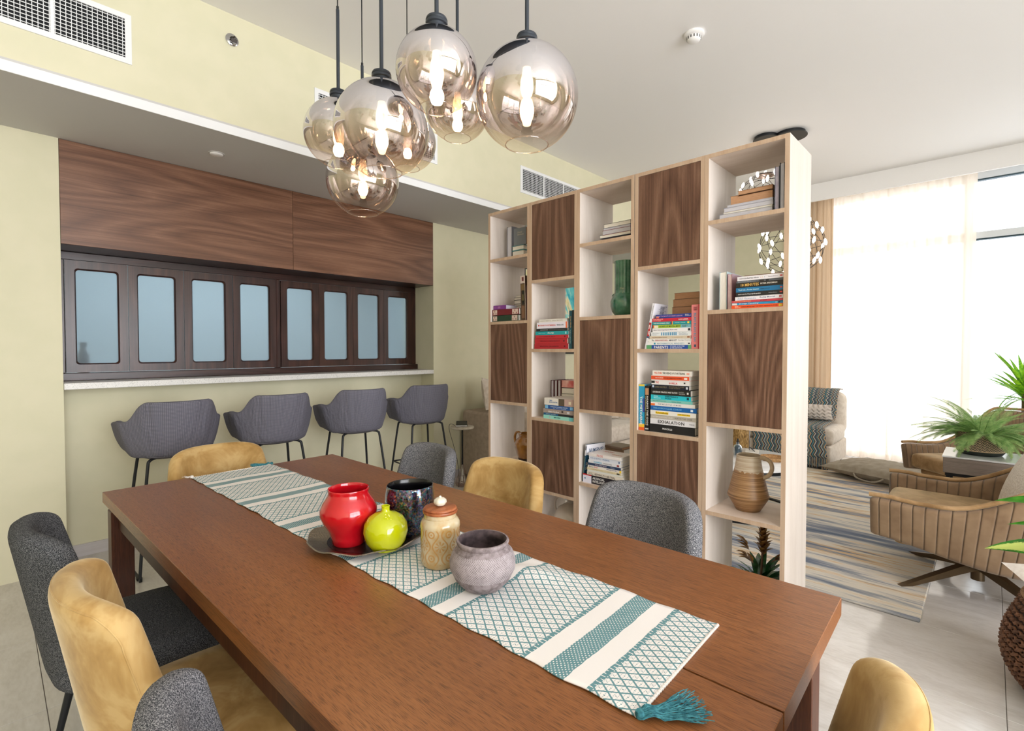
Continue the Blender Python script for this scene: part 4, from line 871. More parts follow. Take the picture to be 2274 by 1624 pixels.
pm.base(pm.mix(pm.math('MULTIPLY', gr, .6), bc, S(196, 188, 192))); pm.set(Roughness=.8); pm.bump(pm.math('ADD', pm.math('MULTIPLY', nz, .6), pm.math('MULTIPLY', gr, .6)), .7, .002)
pot_in = speck('pot_inside', S(56, 44, 46), S(92, 76, 78), 50, .85, .3)
t = thing('grey_pot', 'rounded grey-mauve pot with a crosshatched wall', 'pot', pos(1072, 1323, .042, ZT+.002))
b = newbm(); lathe(b, [(0, .0), (.036, .0), (.044, .003), (.062, .022), (.0745, .048), (.0755, .064), (.069, .083), (.059, .093), (.0560, .098), (.0585, .102), (.0605, .107), (.059, .1105), (.055, .111)], 72); part('body', b, pm.m, t, smooth=True)
b = newbm(); lathe(b, [(.055, .111), (.052, .108), (.051, .100), (.056, .088), (.066, .07), (.055, .03), (0, .02)], 64); part('lining', b, pot_in, t, smooth=True)

# ------------------------------------------------------------------ dining chairs
def velvet(name, c1, c2, c3):
    t = NT(name); v = t.coord('Object', scale=(1, 1, 1)); f = t.noise(v, 8, 4, .62, .5); g_ = t.noise(v, 500, 1)
    t.base(t.ramp(f, [(.34, c1), (.5, c2), (.62, c3)])); t.set(Roughness=.75); t.b.inputs['Sheen Weight'].default_value = .55; t.b.inputs['Sheen Roughness'].default_value = .35
    t.b.inputs['Sheen Tint'].default_value = (1, .9, .65, 1); t.b.inputs['Specular IOR Level'].default_value = .2; t.bump(t.math('ADD', g_, t.math('MULTIPLY', f, 3)), .08, .002); return t.m
mustard = velvet('mustard_velvet', S(156, 120, 68), S(182, 146, 90), S(200, 168, 114))
def tweed(name, c1, c2, c3):
    t = NT(name); v = t.coord('Object', scale=(1, 1, 1)); a = t.noise(v, 520, 2, .7); bb = t.noise(t.coord('Object', scale=(1, 1, .35)), 900, 1)
    f = t.math('ADD', t.math('MULTIPLY', a, .6), t.math('MULTIPLY', bb, .4))
    t.base(t.ramp(f, [(.40, c1), (.5, c2), (.60, c3)])); t.set(Roughness=.95); t.b.inputs['Specular IOR Level'].default_value = .1; t.bump(f, .5, .002); return t.m
grey_tweed = tweed('grey_tweed', S(40, 42, 46), S(96, 98, 104), S(176, 174, 176))
dark_tweed = tweed('dark_grey_tweed', S(26, 28, 30), S(70, 72, 76), S(134, 134, 136))
def seat_fn(A, B_, p=3.2):
    def f(a, r, z, k):
        c, s = abs(math.cos(a)), abs(math.sin(a)); return (r*((c/A)**p+(s/B_)**p)**(-1/p), z)
    return f
def back_pt(s, tt):
    z = .400+.430*tt-.030*abs(s)**5*tt
    hw = (.240-.034*tt)*(1-.07*tt**7*abs(s)**3)
    y = -.195-.075*tt+.115*abs(s)**2.3*(1-.30*tt)
    return Vector((s*hw, y, z))
SEAM = []
def make_chair(label, mat, loc, rz, group, kz=1):
    t = thing('dining_chair', label, 'chair', loc, rz, group)
    b = gridbm(12, 9, lambda u, v: back_pt(u*2-1, v))
    bo_ = part('backrest', b, mat, t, smooth=True, solid=.056, subsurf=2)
    if not SEAM: 
        from mathutils.bvhtree import BVHTree
        bpy.context.view_layer.update(); dg = bpy.context.evaluated_depsgraph_get(); me_ = bo_.evaluated_get(dg).to_mesh()
        SEAM.append(BVHTree.FromPolygons([v.co.copy() for v in me_.vertices], [tuple(p.vertices) for p in me_.polygons]))
    BV = SEAM[0]
    b = newbm(); lathe(b, [(0, .398), (.85, .398), (.97, .410), (1.0, .432), (.99, .452), (.93, .468), (.7, .476), (0, .479)], 56, fn=seat_fn(.232, .225))
    part('seat', b, mat, t, smooth=True)
    b = newbm(); pts = []
    for k in range(13): pts.append((-1, k/12*.93))
    for k in range(1, 15): pts.append((-1+2*k/15, 1))
    for k in range(13): pts.append((1, .93-k/12*.93))
    q = []
    for s, v in pts:
        p = back_pt(s*.95, v*.96); q.append(p+Vector((s*.02, -.03, .01)))
    q = [BV.find_nearest(Vector(x))[0] for x in spline(q, 2)]; tube(b, q, .0018, 6); part('seam', b, mat, t, smooth=True)
    for sx in (-1, 1):
        for sy in (-1, 1):
            b = newbm(); tube(b, [(sx*.15, sy*.13, .40), (sx*.175, sy*.16, .25), (sx*.205, sy*.20-.01, .0)], [.013, .0115, .008], 12); part('leg', b, black_metal, t, smooth=True)
    return t
G = 'upholstered chairs around the dining table'
R = -PI/2   # facing +x
chairs = [('mustard velvet chair at the far end of the table', mustard, (.775, 2.52, 0), PI+.02),
 ('grey tweed chair at the far right of the table, nearest the bar stools', grey_tweed, (1.275, 1.985, 0), PI/2-.05),
 ('mustard velvet chair in the middle of the right side, before the shelf', mustard, (1.285, 1.465, 0), PI/2),
 ('grey tweed chair on the right side before the walnut shelf door', grey_tweed, (1.325, .862, 0), PI/2-.10),
 ('dark grey tweed chair at the far left of the table', dark_tweed, (.318, 1.87, 0), R),
 ('mustard velvet chair in the middle of the left side, large in the foreground', mustard, (.365, 1.345, 0), R),
 ('grey tweed chair top at the bottom left, nearest the viewer', grey_tweed, (.402, .718, 0), R),
 ('mustard velvet chair at the near end of the table, bottom right corner', mustard, (.80, .335, 0), -.03)]
for c in chairs: make_chair(c[0], c[1], c[2], c[3], G)

# ------------------------------------------------------------------ bar stools
cm = NT('waffle_slipcover'); c = cm.n('ShaderNodeTexCoord'); s = cm.sep(c.outputs['UV'])
def cf(x, w): return cm.math('LESS_THAN', cm.math('ABSOLUTE', cm.math('SUBTRACT', cm.math('FRACT', x), .5)), w)
ga = cf(cm.math('MULTIPLY', s[0], 120), .17); gb = cf(cm.math('MULTIPLY', s[1], 42), .17); gg = cm.math('MAXIMUM', ga, gb)
fold = cm.noise(cm.coord('Object', scale=(7, 7, 2.0)), 1.0, 3, .55, 1.6)
cm.base(cm.mix(gg, S(128, 127, 139), S(98, 97, 108))); cm.set(Roughness=.9); cm.b.inputs['Specular IOR Level'].default_value = .15
cm.bump(cm.math('SUBTRACT', cm.math('MULTIPLY', fold, 14), cm.math('MULTIPLY', gg, .3)), .5, .004)
cover_seat = speck('slipcover_seat', S(92, 90, 99), S(106, 104, 114), 300, .9, .2)
def stool_pt(u, v, wr=0):
    ph = (u*2-1)*math.radians(128); a = abs(ph)
    def sm(x, e0, e1): q = min(1, max(0, (x-e0)/(e1-e0))); return q*q*(3-2*q)
    top = 1.0 - .115*sm(a, math.radians(44), math.radians(72)) - .02*sm(a, math.radians(95), math.radians(128))
    rs = .82+.18*(v**.6)+.02*math.sin(v*PI)
    rx, ry = .232, .205
    x = rx*rs*math.sin(ph); y = -ry*rs*math.cos(ph)
    if a > PI/2: x = math.copysign(rx*rs, ph); y = (a-PI/2)*.27
    x += math.copysign(.02*sm(a, math.radians(60), math.radians(80))*v, ph)
    y -= .035*v*(1-sm(a, .5, 1.2))
    z = .672+(top-.672)*v + wr*.004*math.sin(u*40+v*9)*math.sin(v*PI)
    bot = .02*sm(a, 1.2, 2.0); z += bot*(1-v)
    return (x, y, z)
def make_stool(label, loc, rz, wr):
    t = thing('bar_stool', label, 'stool', loc, rz, 'bar stools in a row at the breakfast counter')
    part('slipcover', gridbm(40, 10, lambda u, v: stool_pt(u, v, wr)), cm.m, t, smooth=True, solid=.034, subsurf=1)
    b = newbm(); lathe(b, [(0, .655), (.7, .655), (.95, .672), (1.0, .70), (.95, .735), (.6, .752), (0, .755)], 48, fn=seat_fn(.19, .185, 2.6)); part('seat', b, cover_seat, t, smooth=True)
    for sx in (-1, 1):
        b = newbm()
        q = spline([(sx*.09, -.10, .665), (sx*.135, -.125, .655), (sx*.150, -.135, .60), (sx*.185, -.175, .25), (sx*.205, -.20, .03), (sx*.205, -.185, .010), (sx*.205, .185, .010), (sx*.205, .20, .03), (sx*.185, .175, .25), (sx*.150, .135, .60), (sx*.135, .125, .655), (sx*.09, .10, .665)], 5)
        tube(b, q, .0085, 10); part('leg_frame', b, black_metal, t, smooth=True)
        for sy in (-1, 1): part('foot_pad', boxbm((sx*.205-.013, sy*.175-.016, 0), (sx*.205+.013, sy*.175+.016, .018), .003), black_soft, t)
        b = newbm(); tube(b, [(sx*.178, -.168, .31), (sx*.178, .168, .31)], .0065, 8); part('side_bar', b, black_metal, t, smooth=True)
    b = newbm(); tube(b, [(-.178, .168, .31), (.178, .168, .31)], .0065, 8); part('footrest', b, black_metal, t, smooth=True)
    return t
for (lab, x, y, rz, wr) in (('leftmost bar stool in a ribbed grey slipcover, behind the far mustard chair', .765, 3.62, .02, .5), ('second bar stool from the left in a ribbed grey slipcover', 1.365, 3.62, -.02, .5),
                        ('third bar stool from the left with creases down its slipcover', 1.975, 3.60, -.10, 2.2), ('rightmost bar stool, its slipcover smooth, beside the pale wall', 2.615, 3.62, -.12, 1.2)):
    make_stool(lab, (x, y, 0), rz, wr)
# ------------------------------------------------------------------ pendant cluster
def globe_mat():
    t = NT('smoked_glass'); c = t.n('ShaderNodeTexCoord'); s = t.sep(c.outputs['Object'])
    zz = s[2]
    mr = t.n('ShaderNodeMapRange'); mr.interpolation_type = 'SMOOTHSTEP'; t.link(zz, mr.inputs[0])
    mr.inputs[1].default_value = -.85; mr.inputs[2].default_value = .38; mr.inputs[3].default_value = 0; mr.inputs[4].default_value = 1
    f = mr.outputs[0]
    tr = t.n('ShaderNodeBsdfTransparent'); t.link(t.ramp(f, [(0, (.98, .92, .86)), (.5, (.80, .70, .62)), (1, (.42, .38, .38))]), tr.inputs[0])
    gl = t.n('ShaderNodeBsdfGlossy'); gl.inputs['Roughness'].default_value = .015; t.link(t.ramp(f, [(0, (1, .86, .74)), (.5, (.90, .84, .80)), (1, (.84, .83, .87))]), gl.inputs[0])
    lw = t.n('ShaderNodeLayerWeight'); lw.inputs[0].default_value = .5
    fac = t.math('MINIMUM', t.math('ADD', t.math('MULTIPLY', f, .80), t.math('ADD', .03, t.math('MULTIPLY', t.math('POWER', lw.outputs[1], 5), .5))), .93)
    mx = t.n('ShaderNodeMixShader'); t.link(fac, mx.inputs[0]); t.link(tr.outputs[0], mx.inputs[1]); t.link(gl.outputs[0], mx.inputs[2]); t.link(mx.outputs[0], t.out.inputs[0])
    return t.m
def emit(name, col, st):
    t = NT(name); t.base((0, 0, 0)); t.b.inputs['Emission Color'].default_value = (*col, 1); t.b.inputs['Emission Strength'].default_value = st; t.set(Roughness=.6); return t.m
gm = globe_mat(); reflection_hot = emit('reflection_glow', (1, .70, .40), 34); bulb_glass = emit('bulb_glass_glow', (1, .64, .34), 4.0)
collar_m = plain('collar_metal', S(52, 58, 66), .4, .3)
def prof_globe(o=.42, n=26, neck=.2):
    a0 = math.asin(neck); a1 = PI-math.asin(o); return [(math.sin(a0+(a1-a0)*k/n), math.cos(a0+(a1-a0)*k/n)) for k in range(n+1)]
gp = prof_globe(); b = newbm(); lathe(b, gp+[(gp[-1][0]*1.0, gp[-1][1]-.012), (gp[-1][0]*.965, gp[-1][1]-.006)], 72); globe_me = fin(b, 'globe', True); globe_me.materials.append(gm)
b = newbm(); ro, zo = gp[-1]; 
tube(b, [(ro*math.cos(a*PI/24), ro*math.sin(a*PI/24), zo-.006) for a in range(49)], .012, 8, cap=False); lip_me = fin(b, 'lip', True); lip_me.materials.append(glassmat('lip_glass', .28, (.95, .88, .84)))
PEND = [('large smoked glass globe pendant, rightmost and biggest of the cluster', 1170, 218, 113, .30), ('smoked glass globe pendant, highest of the cluster, left of the rightmost globe', 970, 158, 89.5, .23),
        ('smoked glass globe pendant partly hidden between the highest and the rightmost globe', 1016, 243, 70, .25), ('large smoked glass globe pendant at the front centre left', 848, 288, 103, .30),
        ('smoked glass globe pendant, leftmost of the cluster', 752, 297, 73.5, .25), ('smoked glass globe pendant, lowest of the cluster', 806, 402, 78, .30), ('smoked glass globe pendant mostly hidden behind the front globe', 905, 317, 62.5, .27)]
for k, (lab, px, py, rpx, dia) in enumerate(PEND):
    Rg = dia/2; d = Rg*FPX/rpx; P = Vector((0, 0, H))+ray(px, py)*d
    t = thing('glass_pendant', lab, 'pendant lamp', P, 0, 'smoked glass pendants over the table')
    g_ = part('globe', globe_me, None, t); g_.scale = (Rg, Rg, Rg); l_ = part('lip', lip_me, None, g_)
    b = newbm(); z0 = Rg*.965
    lathe(b, [(0, z0-.006), (.026, z0-.006), (.0265, z0+.016), (.031, z0+.018), (.0315, z0+.024), (.029, z0+.027), (.031, z0+.030), (.029, z0+.036), (.008, z0+.040), (.007, z0+.05), (0, z0+.05)], 36); part('collar', b, collar_m, t, smooth=True)
    zr = z0+.34; 
    b = newbm(); tube(b, [(0, 0, z0+.03), (0, 0, zr)], .0062, 12); part('rod', b, collar_m, t, smooth=True)
    zc_ = ZC-P.z
    if zr < zc_:
        b = newbm(); tube(b, [(0, 0, zr-.01), (0, 0, zr+.012)], .0048, 10); tube(b, [(0, 0, zr), (0, 0, zc_-.0305)], .0024, 8); part('cord', b, black_soft, t, smooth=True)
    b = newbm(); lathe(b, [(0, z0-.005), (.016, z0-.005), (.017, z0-.05), (.012, z0-.055), (0, z0-.055)], 24); part('bulb_socket', b, black_soft, t, smooth=True)
    zb_ = z0-.055
    b = newbm(); lathe(b, [(0, zb_), (.012, zb_-.002), (.014, zb_-.02), (.0185, zb_-.04), (.0195, zb_-.062), (.015, zb_-.082), (.007, zb_-.092), (0, zb_-.094)], 24); bo = part('bulb', b, bulb_glass, t, smooth=True)
    # glowing drop stands in for the bulb's reflection low in the globe
    b = newbm(); lathe(b, [(0, zb_-.10), (.012, zb_-.104), (.019, zb_-.118), (.0205, zb_-.132), (.015, zb_-.147), (0, zb_-.153)], 24)
    part('bulb_reflection', b, reflection_hot, bo, smooth=True)
cc = thing('pendant_canopy', 'round dark ceiling plate above the pendant cluster', 'ceiling plate', (1.07, 1.47, ZC))
b = newbm(); lathe(b, [(0, -.03), (.42, -.03), (.43, -.02), (.43, 0)], 64); part('plate', b, collar_m, cc, smooth=True)
# ------------------------------------------------------------------ jugs and plants in the shelf
ochre = glaze('ochre_glaze', S(128, 80, 22), S(168, 112, 38), 14, .14, False)
dark_base = speck('dark_jug_base', S(40, 26, 18), S(66, 44, 28), 60, .6, .3)
def handle(b, pts, r, flat_=.6): tube(b, spline(pts, 6), r, 12)
t = thing('brown_jug', 'glossy amber brown jug with dark foot in the leftmost tower', 'jug', (2.45, yat(1174, 1000, 2.45) if 0 else 2.205, .5412), .0)
Hj = .205
b = newbm(); lathe(b, [(.062, .045), (.072, .075), (.082, .11), (.083, .135), (.074, .16), (.058, .175), (.054, .183), (.058, .195), (.062, .2), (.060, .203), (.054, .2), (.05, .185), (.07, .15), (.06, .06), (.03, .02)], 48); part('body', b, ochre, t, smooth=True)
b = newbm(); lathe(b, [(0, 0), (.046, 0), (.050, .004), (.0625, .046)], 48, fn=lambda a, r, z, k: (r, z+(.003*math.sin(a*17) if k == 3 else 0))); part('foot', b, dark_base, t, smooth=True)
b = newbm(); handle(b, [(0, .055, .188), (0, .075, .201), (0, .098, .196), (0, .112, .172), (0, .110, .14), (0, .098, .115), (0, .083, .098)], .0085); part('handle', b, ochre, t, smooth=True)
tan_w = NT('thrown_stoneware'); c = tan_w.n('ShaderNodeTexCoord'); s = tan_w.sep(c.outputs['Object'])
gz = tan_w.noise(tan_w.coord('Object', scale=(3, 3, 160)), 1.0, 3, .6); ez = tan_w.noise(c.outputs['Object'], 40, 3)
upz = tan_w.math('GREATER_THAN', tan_w.math('ADD', s[2], tan_w.math('MULTIPLY', ez, .03)), .202)
tan_w.base(tan_w.mix(upz, tan_w.ramp(gz, [(.35, S(112, 80, 48)), (.5, S(150, 112, 74)), (.65, S(176, 138, 98))]), tan_w.ramp(gz, [(.35, S(176, 150, 122)), (.6, S(204, 190, 168))])))
tan_w.set(Roughness=.4); tan_w.bump(gz, .5, .003)
t = thing('stoneware_jug', 'tall tan ribbed stoneware jug with pale collar in the rightmost tower', 'jug', (2.47, .82, .5412), 0)
b = newbm(); lathe(b, [(0, 0), (.050, 0), (.054, .003), (.088, .062), (.0915, .070), (.0875, .080), (.058, .208), (.0525, .25), (.053, .258), (.051, .261), (.048, .257), (.047, .25), (.052, .2), (.08, .08), (.05, .01), (0, .008)], 56, fn=lambda a, r, z, k: (r*(1+(.06*max(0, math.cos(a-PI*.5)) if k in (11, 12, 13, 14) else 0)), z)); part('body', b, tan_w.m, t, smooth=True)
b = newbm(); tube(b, spline([(0, -.045, .248), (0, -.065, .255), (0, -.092, .243), (0, -.103, .215), (0, -.095, .185), (0, -.078, .168), (0, -.060, .160)], 6), .0095, 12); part('handle', b, speck('pale_stoneware', S(184, 160, 130), S(204, 184, 158), 40, .5, .3), t, smooth=True)
gv = glaze('green_glaze', S(34, 84, 64), S(72, 126, 96), 16, .12, False)
t = thing('green_vase', 'glossy dark green vase with fluted neck in the middle tower', 'vase', (2.45, 1.478, 1.4802))
def flute(a, r, z, k): return (r*(1+(.055*abs(math.cos(a*6)) if 7 <= k <= 13 else 0)), z)
b = newbm(); lathe(b, [(0, 0), (.045, 0), (.052, .004), (.070, .028), (.0785, .058), (.078, .085), (.068, .112), (.056, .122), (.053, .128), (.0525, .16), (.0525, .22), (.0530, .29), (.0545, .302), (.0550, .306), (.0530, .307), (.0485, .304), (.048, .13), (.07, .06), (0, .01)], 96, fn=flute); part('body', b, gv, t, smooth=True)
for s in (-1, 1):
    b = newbm(); tube(b, spline([(0, s*.052, .116), (0, s*.066, .128), (0, s*.077, .118), (0, s*.074, .098)], 5), .005, 10); part('handle', b, gv, t, smooth=True)
bw = glaze('bone_glaze', S(196, 182, 166), S(212, 200, 186), 6, .35, False)
t = thing('white_jug', 'off-white round jug with a looped handle low in the second tower', 'jug', (2.50, 1.875, .0602), 0)
b = newbm(); lathe(b, [(0, 0), (.06, 0), (.075, .01), (.11, .07), (.125, .14), (.115, .2), (.085, .25), (.045, .275), (.03, .285), (.03, .30), (.036, .306), (.03, .308), (.024, .30), (.024, .28), (.08, .2), (.05, .02), (0, .015)], 56); part('body', b, bw, t, smooth=True)
b = newbm(); tube(b, spline([(0, .030, .298), (0, .075, .312), (0, .125, .285), (0, .135, .235), (0, .112, .19)], 6), .009, 12); part('handle', b, bw, t, smooth=True)
# leaves
def leafmesh(name, L, W, mat, curl=.3, n=10, fold=.15, shape=1.0, wave=0, tip=1.6, rise=0):
    b = newbm(); lay = b.loops.layers.uv.verify(); rows = []
    for i in range(n+1):
        u = i/n; w_ = W*.5*math.sin(PI*min(1, u**(.75*shape)))**.8*(1-.0*u) if u < 1 else 0
        w_ = W*.5*((math.sin(PI*u**(.8*shape)))**.9 if 0 < u < 1 else 0)
        a = curl*u; x = L*(math.sin(a)/max(curl, 1e-3)) if curl else L*u; z = (L*(math.cos(a)-1)/max(curl, 1e-3) if curl else 0)+rise*L*u
        row = []
        for j in (-1, -.5, 0, .5, 1): row.append(b.verts.new((x, j*w_, z+abs(j)*w_*fold+(wave*math.sin(u*22)*abs(j)*w_ if wave else 0))))
        rows.append(row)
    for i in range(n):
        for j in range(4):
            f = b.faces.new((rows[i][j], rows[i+1][j], rows[i+1][j+1], rows[i][j+1]))
            for lp, q in zip(f.loops, ((i, j), (i+1, j), (i+1, j+1), (i, j+1))): lp[lay].uv = (q[0]/n, q[1]/4)
    me = fin(b, name, True); me.materials.append(mat); return me
def leafmat(name, c1, c2, trans=.35, var=None, rough=.4, back=None):
    t = NT(name); c = t.n('ShaderNodeTexCoord'); f = t.noise(c.outputs['Object'], 30, 3); col = t.ramp(f, [(.35, c1), (.65, c2)])
    if var is not None:
        s = t.sep(c.outputs['UV']); e = t.math('ABSOLUTE', t.math('SUBTRACT', s[1], .5)); nn = t.noise(t.coord('UV', scale=(14, 9, 1)), 2, 4, .7)
        m = t.math('LESS_THAN', t.math('ADD', t.math('MULTIPLY', e, 1.5), t.math('MULTIPLY', nn, .8)), .86); col = t.mix(m, col, var)
    t.base(col); t.set(Roughness=rough)
    tl_ = t.n('ShaderNodeBsdfTranslucent'); t.link(col, tl_.inputs[0]) if not isinstance(col, tuple) else None
    mx = t.n('ShaderNodeMixShader'); mx.inputs[0].default_value = trans; t.link(t.b.outputs[0], mx.inputs[1]); t.link(tl_.outputs[0], mx.inputs[2]); t.link(mx.outputs[0], t.out.inputs[0]); return t.m
def lplace(me, name, parent, base, az, elev, roll=0, sc=1):
    o = part(name, me, None, parent, base); o.rotation_euler = Euler((roll, -elev, az), 'XYZ'); o.scale = (sc, sc, sc); return o
# bromeliad
bl = leafmat('bromeliad_leaf', S(16, 52, 22), S(34, 92, 40), .12, None, .25)
bm_ = leafmesh('leaf', .27, .045, bl, .9, 10, .25)
t = thing('bromeliad', 'bromeliad with a brown flower spike in the bottom right cell', 'plant', (2.50, .772, .0602))
b = newbm(); lathe(b, [(0, 0), (.05, 0), (.066, .08), (.07, .095), (.062, .095), (0, .085)], 32); part('pot', b, plain('dark_pot', S(60, 54, 50), .5), t, smooth=True)
for k in range(22): lplace(bm_, 'leaf', t, (0, 0, .09+.0015*k), k*2.4, .55+.035*k, random.uniform(-.2, .2), min(.72 if k > 14 else .95, .56/max(.3, abs(math.sin(k*2.4)))))
br = leafmat('bract', S(92, 52, 36), S(168, 128, 66), .2, None, .5); brm = leafmesh('bract', .068, .032, br, .5, 6, .3)
b = newbm(); tube(b, [(0, 0, .09), (0, -.01, .30), (0, -.012, .40)], .005, 8); part('flower_stem', b, plain('stem_brown', S(88, 60, 40), .6), t, smooth=True)
for k in range(34):
    q = k/33; lplace(brm, 'bract', t, (0, -.011, .27+.12*q), k*2.4, .9+.35*q, 0, (1.05-.45*q) if q > .35 else .85)
for k, (dy, dz) in enumerate(((-.05, .27), (.045, .30), (.03, .24))):
    for j in range(7): lplace(brm, 'bract', t, (random.uniform(-.01, .01), dy+.012*j*(-1 if dy < 0 else 1)*.4, dz+.006*j-.02), (-PI/2 if dy < 0 else PI/2)+random.uniform(-.6, .6), .5+random.uniform(-.2, .4), 0, .75)
# red-edged leaf plant
rl = leafmat('red_edged_leaf', S(30, 60, 34), S(70, 44, 46), .15, None, .35); rlm = leafmesh('leaf', .12, .055, rl, .6, 8, .12)
t = thing('red_edged_plant', 'plant with dark red-edged leaves behind the grey chair', 'plant', (2.47, 1.50, .0602))
b = newbm(); lathe(b, [(0, 0), (.055, 0), (.07, .1), (.075, .11), (.065, .11), (0, .1)], 32); part('pot', b, plain('clay_pot', S(150, 96, 70), .7), t, smooth=True)
for k in range(12):
    a = k*2.4; hh = .10+.021*k; b = newbm(); tube(b, [(0, 0, .1), (.02*math.cos(a), .02*math.sin(a), .1+hh*.6), (.04*math.cos(a), .04*math.sin(a), .1+hh*.85)], .002, 6); part('stem', b, plain('stem_green', S(70, 84, 46), .6), t, smooth=True)
    lplace(rlm, 'leaf', t, (.04*math.cos(a), .04*math.sin(a), .1+hh*.85), a, .5, 0, min(.85, .66/max(.3, abs(math.sin(a)))))
lplace(rlm, 'leaf', t, (0, .02, .36), PI/2+.2, -.05, 0, .95)

# ------------------------------------------------------------------ rug
rg = NT('striped_rug'); f1 = rg.noise(rg.coord('Object', scale=(2.7, .55, 1)), 1.0, 3, .6, .3); f2 = rg.noise(rg.coord('Object', scale=(110, 4, 1)), 1.0, 3, .6); f3 = rg.noise(rg.coord('Object', scale=(14, .9, 1)), 1.0, 4, .6)
ff = rg.math('ADD', rg.math('MULTIPLY', f1, .48), rg.math('ADD', rg.math('MULTIPLY', f2, .17), rg.math('MULTIPLY', f3, .35)))
rcol = rg.ramp(ff, [(.36, S(106, 118, 136)), (.42, S(134, 140, 154)), (.46, S(176, 176, 178)), (.49, S(222, 214, 202)), (.525, S(232, 224, 210)), (.555, S(224, 190, 144)), (.58, S(160, 162, 168)), (.62, S(118, 126, 144)), (.67, S(196, 190, 180))])
rg.base(rcol); rg.set(Roughness=1.0); rg.b.inputs['Specular IOR Level'].default_value = .05; rg.bump(rg.noise(rg.coord('Object', scale=(260, 60, 1)), 1, 2), .6, .004)
o = part('striped_rug', boxbm((-1.55, -1.345, 0), (1.55, 1.345, .014), .004), rg.m, None, (4.58, 1.57, .0005)); tag(o, 'large blue, grey, cream and gold streaked rug on the tile floor', 'rug')

# ------------------------------------------------------------------ sofa
cream = speck('cream_velvet', S(206, 192, 176), S(222, 210, 196), 26, .85, .15, 3, **{'Sheen_Weight': .3})
greige = speck('greige_fabric', S(172, 156, 140), S(188, 172, 156), 22, .9, .15, 3)
def cushion(lo, hi, r=.05, puff=.02):
    b = newbm(); bx(b, lo, hi); bev(b, r, 3); return b
sf = thing('corner_sofa', 'large cream corner sofa along the wall and before the window', 'sofa', (3.30, 3.0, 0))
def sp_(nm, lo, hi, m=cream, r=.045): part(nm, cushion(Vector(lo)-Vector((3.30, 3.0, 0)), Vector(hi)-Vector((3.30, 3.0, 0)), r), m, sf, smooth=True)
sp_('arm', (3.30, 2.98, .03), (3.62, 3.86, .685), greige, .03)
sp_('base', (3.63, 3.0, .03), (6.90, 3.86, .26), cream, .02)
sp_('base', (6.16, 1.22, .03), (6.98, 2.99, .26), cream, .02)
for k in range(3): sp_('seat_cushion', (3.64+.84*k, 2.97, .265), (4.46+.84*k, 3.60, .45))
for k in range(3): sp_('back_cushion', (3.64+.84*k, 3.60, .40), (4.46+.84*k, 3.86, .80), cream, .09)
sp_('seat_cushion', (6.17, 1.20, .265), (6.80, 2.95, .44))
sp_('back_rest', (6.73, 1.21, .30), (7.0, 3.55, .80), cream, .09)
for (x, y) in ((6.2, 1.28), (6.85, 1.28), (3.36, 3.05), (6.2, 2.9)): part('foot', boxbm((x-3.33, y-3.03, 0), (x-3.27, y-2.97, .03)), black_soft, sf)
def pillow(name, label, loc, rot, W, Hh, T, mat, group=None, cat='cushion'):
    b = newbm()
    for s in (-1, 1):
        gridbm(14, 12, lambda u, v: ((u-.5)*W*(1-.06*math.sin(v*PI)), (s*T/2*(max(0, math.sin(u*PI))*max(0, math.sin(v*PI)))**.42), (v-.5)*Hh*(1-.06*math.sin(u*PI))), b)
    bmesh.ops.remove_doubles(b, verts=list(b.verts), dist=.002)
    o = part(name, b, mat, None, loc, rot, smooth=True); tag(o, label, cat, group); return o
cable = NT('cable_knit'); c = cable.n('ShaderNodeTexCoord'); s = cable.sep(c.outputs['Object']); wv_ = cable.math('ADD', cable.math('SINE', cable.math('MULTIPLY', s[0], 120)), cable.math('SINE', cable.math('ADD', cable.math('MULTIPLY', s[2], 150), cable.math('MULTIPLY', cable.math('SINE', cable.math('MULTIPLY', s[0], 120)), 1.5))))
cable.base(S(226, 214, 204)); cable.set(Roughness=.95); cable.bump(wv_, .6, .006)
pillow('lumbar_pillow', 'cream cable-knit lumbar pillow against the zigzag throw', (6.60, 1.50, .575), (-.35, 0, PI/2), .42, .20, .12, cable.m)
pillow('sofa_pillow', 'plain cream pillow standing on the near arm end of the sofa by the wall', (3.50, 3.62, .845), (-.2, .1, .35), .40, .32, .14, cream)
pillow('sofa_pillow', 'cream pillow on the long side of the sofa seen through the shelf', (4.35, 3.34, .665), (-.35, 0, .1), .50, .42, .16, cream)
pillow('gold_pillow', 'golden pillow on the sofa glimpsed above the cream one through the shelf', (4.42, 3.50, .76), (-.2, .2, -.1), .42, .40, .12, speck('gold_fabric', S(170, 130, 40), S(206, 170, 70), 30, .7, .2))
pillow('sofa_pillow', 'cream pillow farther right on the sofa seen through the shelf', (5.05, 3.34, .665), (-.35, 0, -.1), .50, .42, .16, cream)
# throw
zm = NT('zigzag_throw'); c = zm.n('ShaderNodeTexCoord'); s = zm.sep(c.outputs['UV']); X_, Y_ = zm.math('MULTIPLY', s[0], .78), zm.math('MULTIPLY', s[1], 1.35)
tri = zm.math('ABSOLUTE', zm.math('SUBTRACT', zm.math('FRACT', zm.math('DIVIDE', Y_, .048)), .5))
st = zm.math('ADD', X_, zm.math('MULTIPLY', tri, .052)); q = zm.math('FRACT', zm.math('DIVIDE', st, .15))
zc_ = [S(56, 78, 98), S(206, 172, 132), S(84, 122, 138), S(130, 112, 98), S(170, 186, 188), S(60, 62, 78), S(184, 154, 124), S(96, 140, 150), S(108, 98, 92), S(64, 92, 116), S(204, 196, 182), S(92, 78, 74), S(104, 152, 158)]
zm.base(zm.ramp(q, [(i/len(zc_), cc_) for i, cc_ in enumerate(zc_)], 'CONSTANT')); zm.set(Roughness=.95); zm.b.inputs['Specular IOR Level'].default_value = .05; zm.bump(zm.noise(c.outputs['UV'], 300, 1), .4, .003)
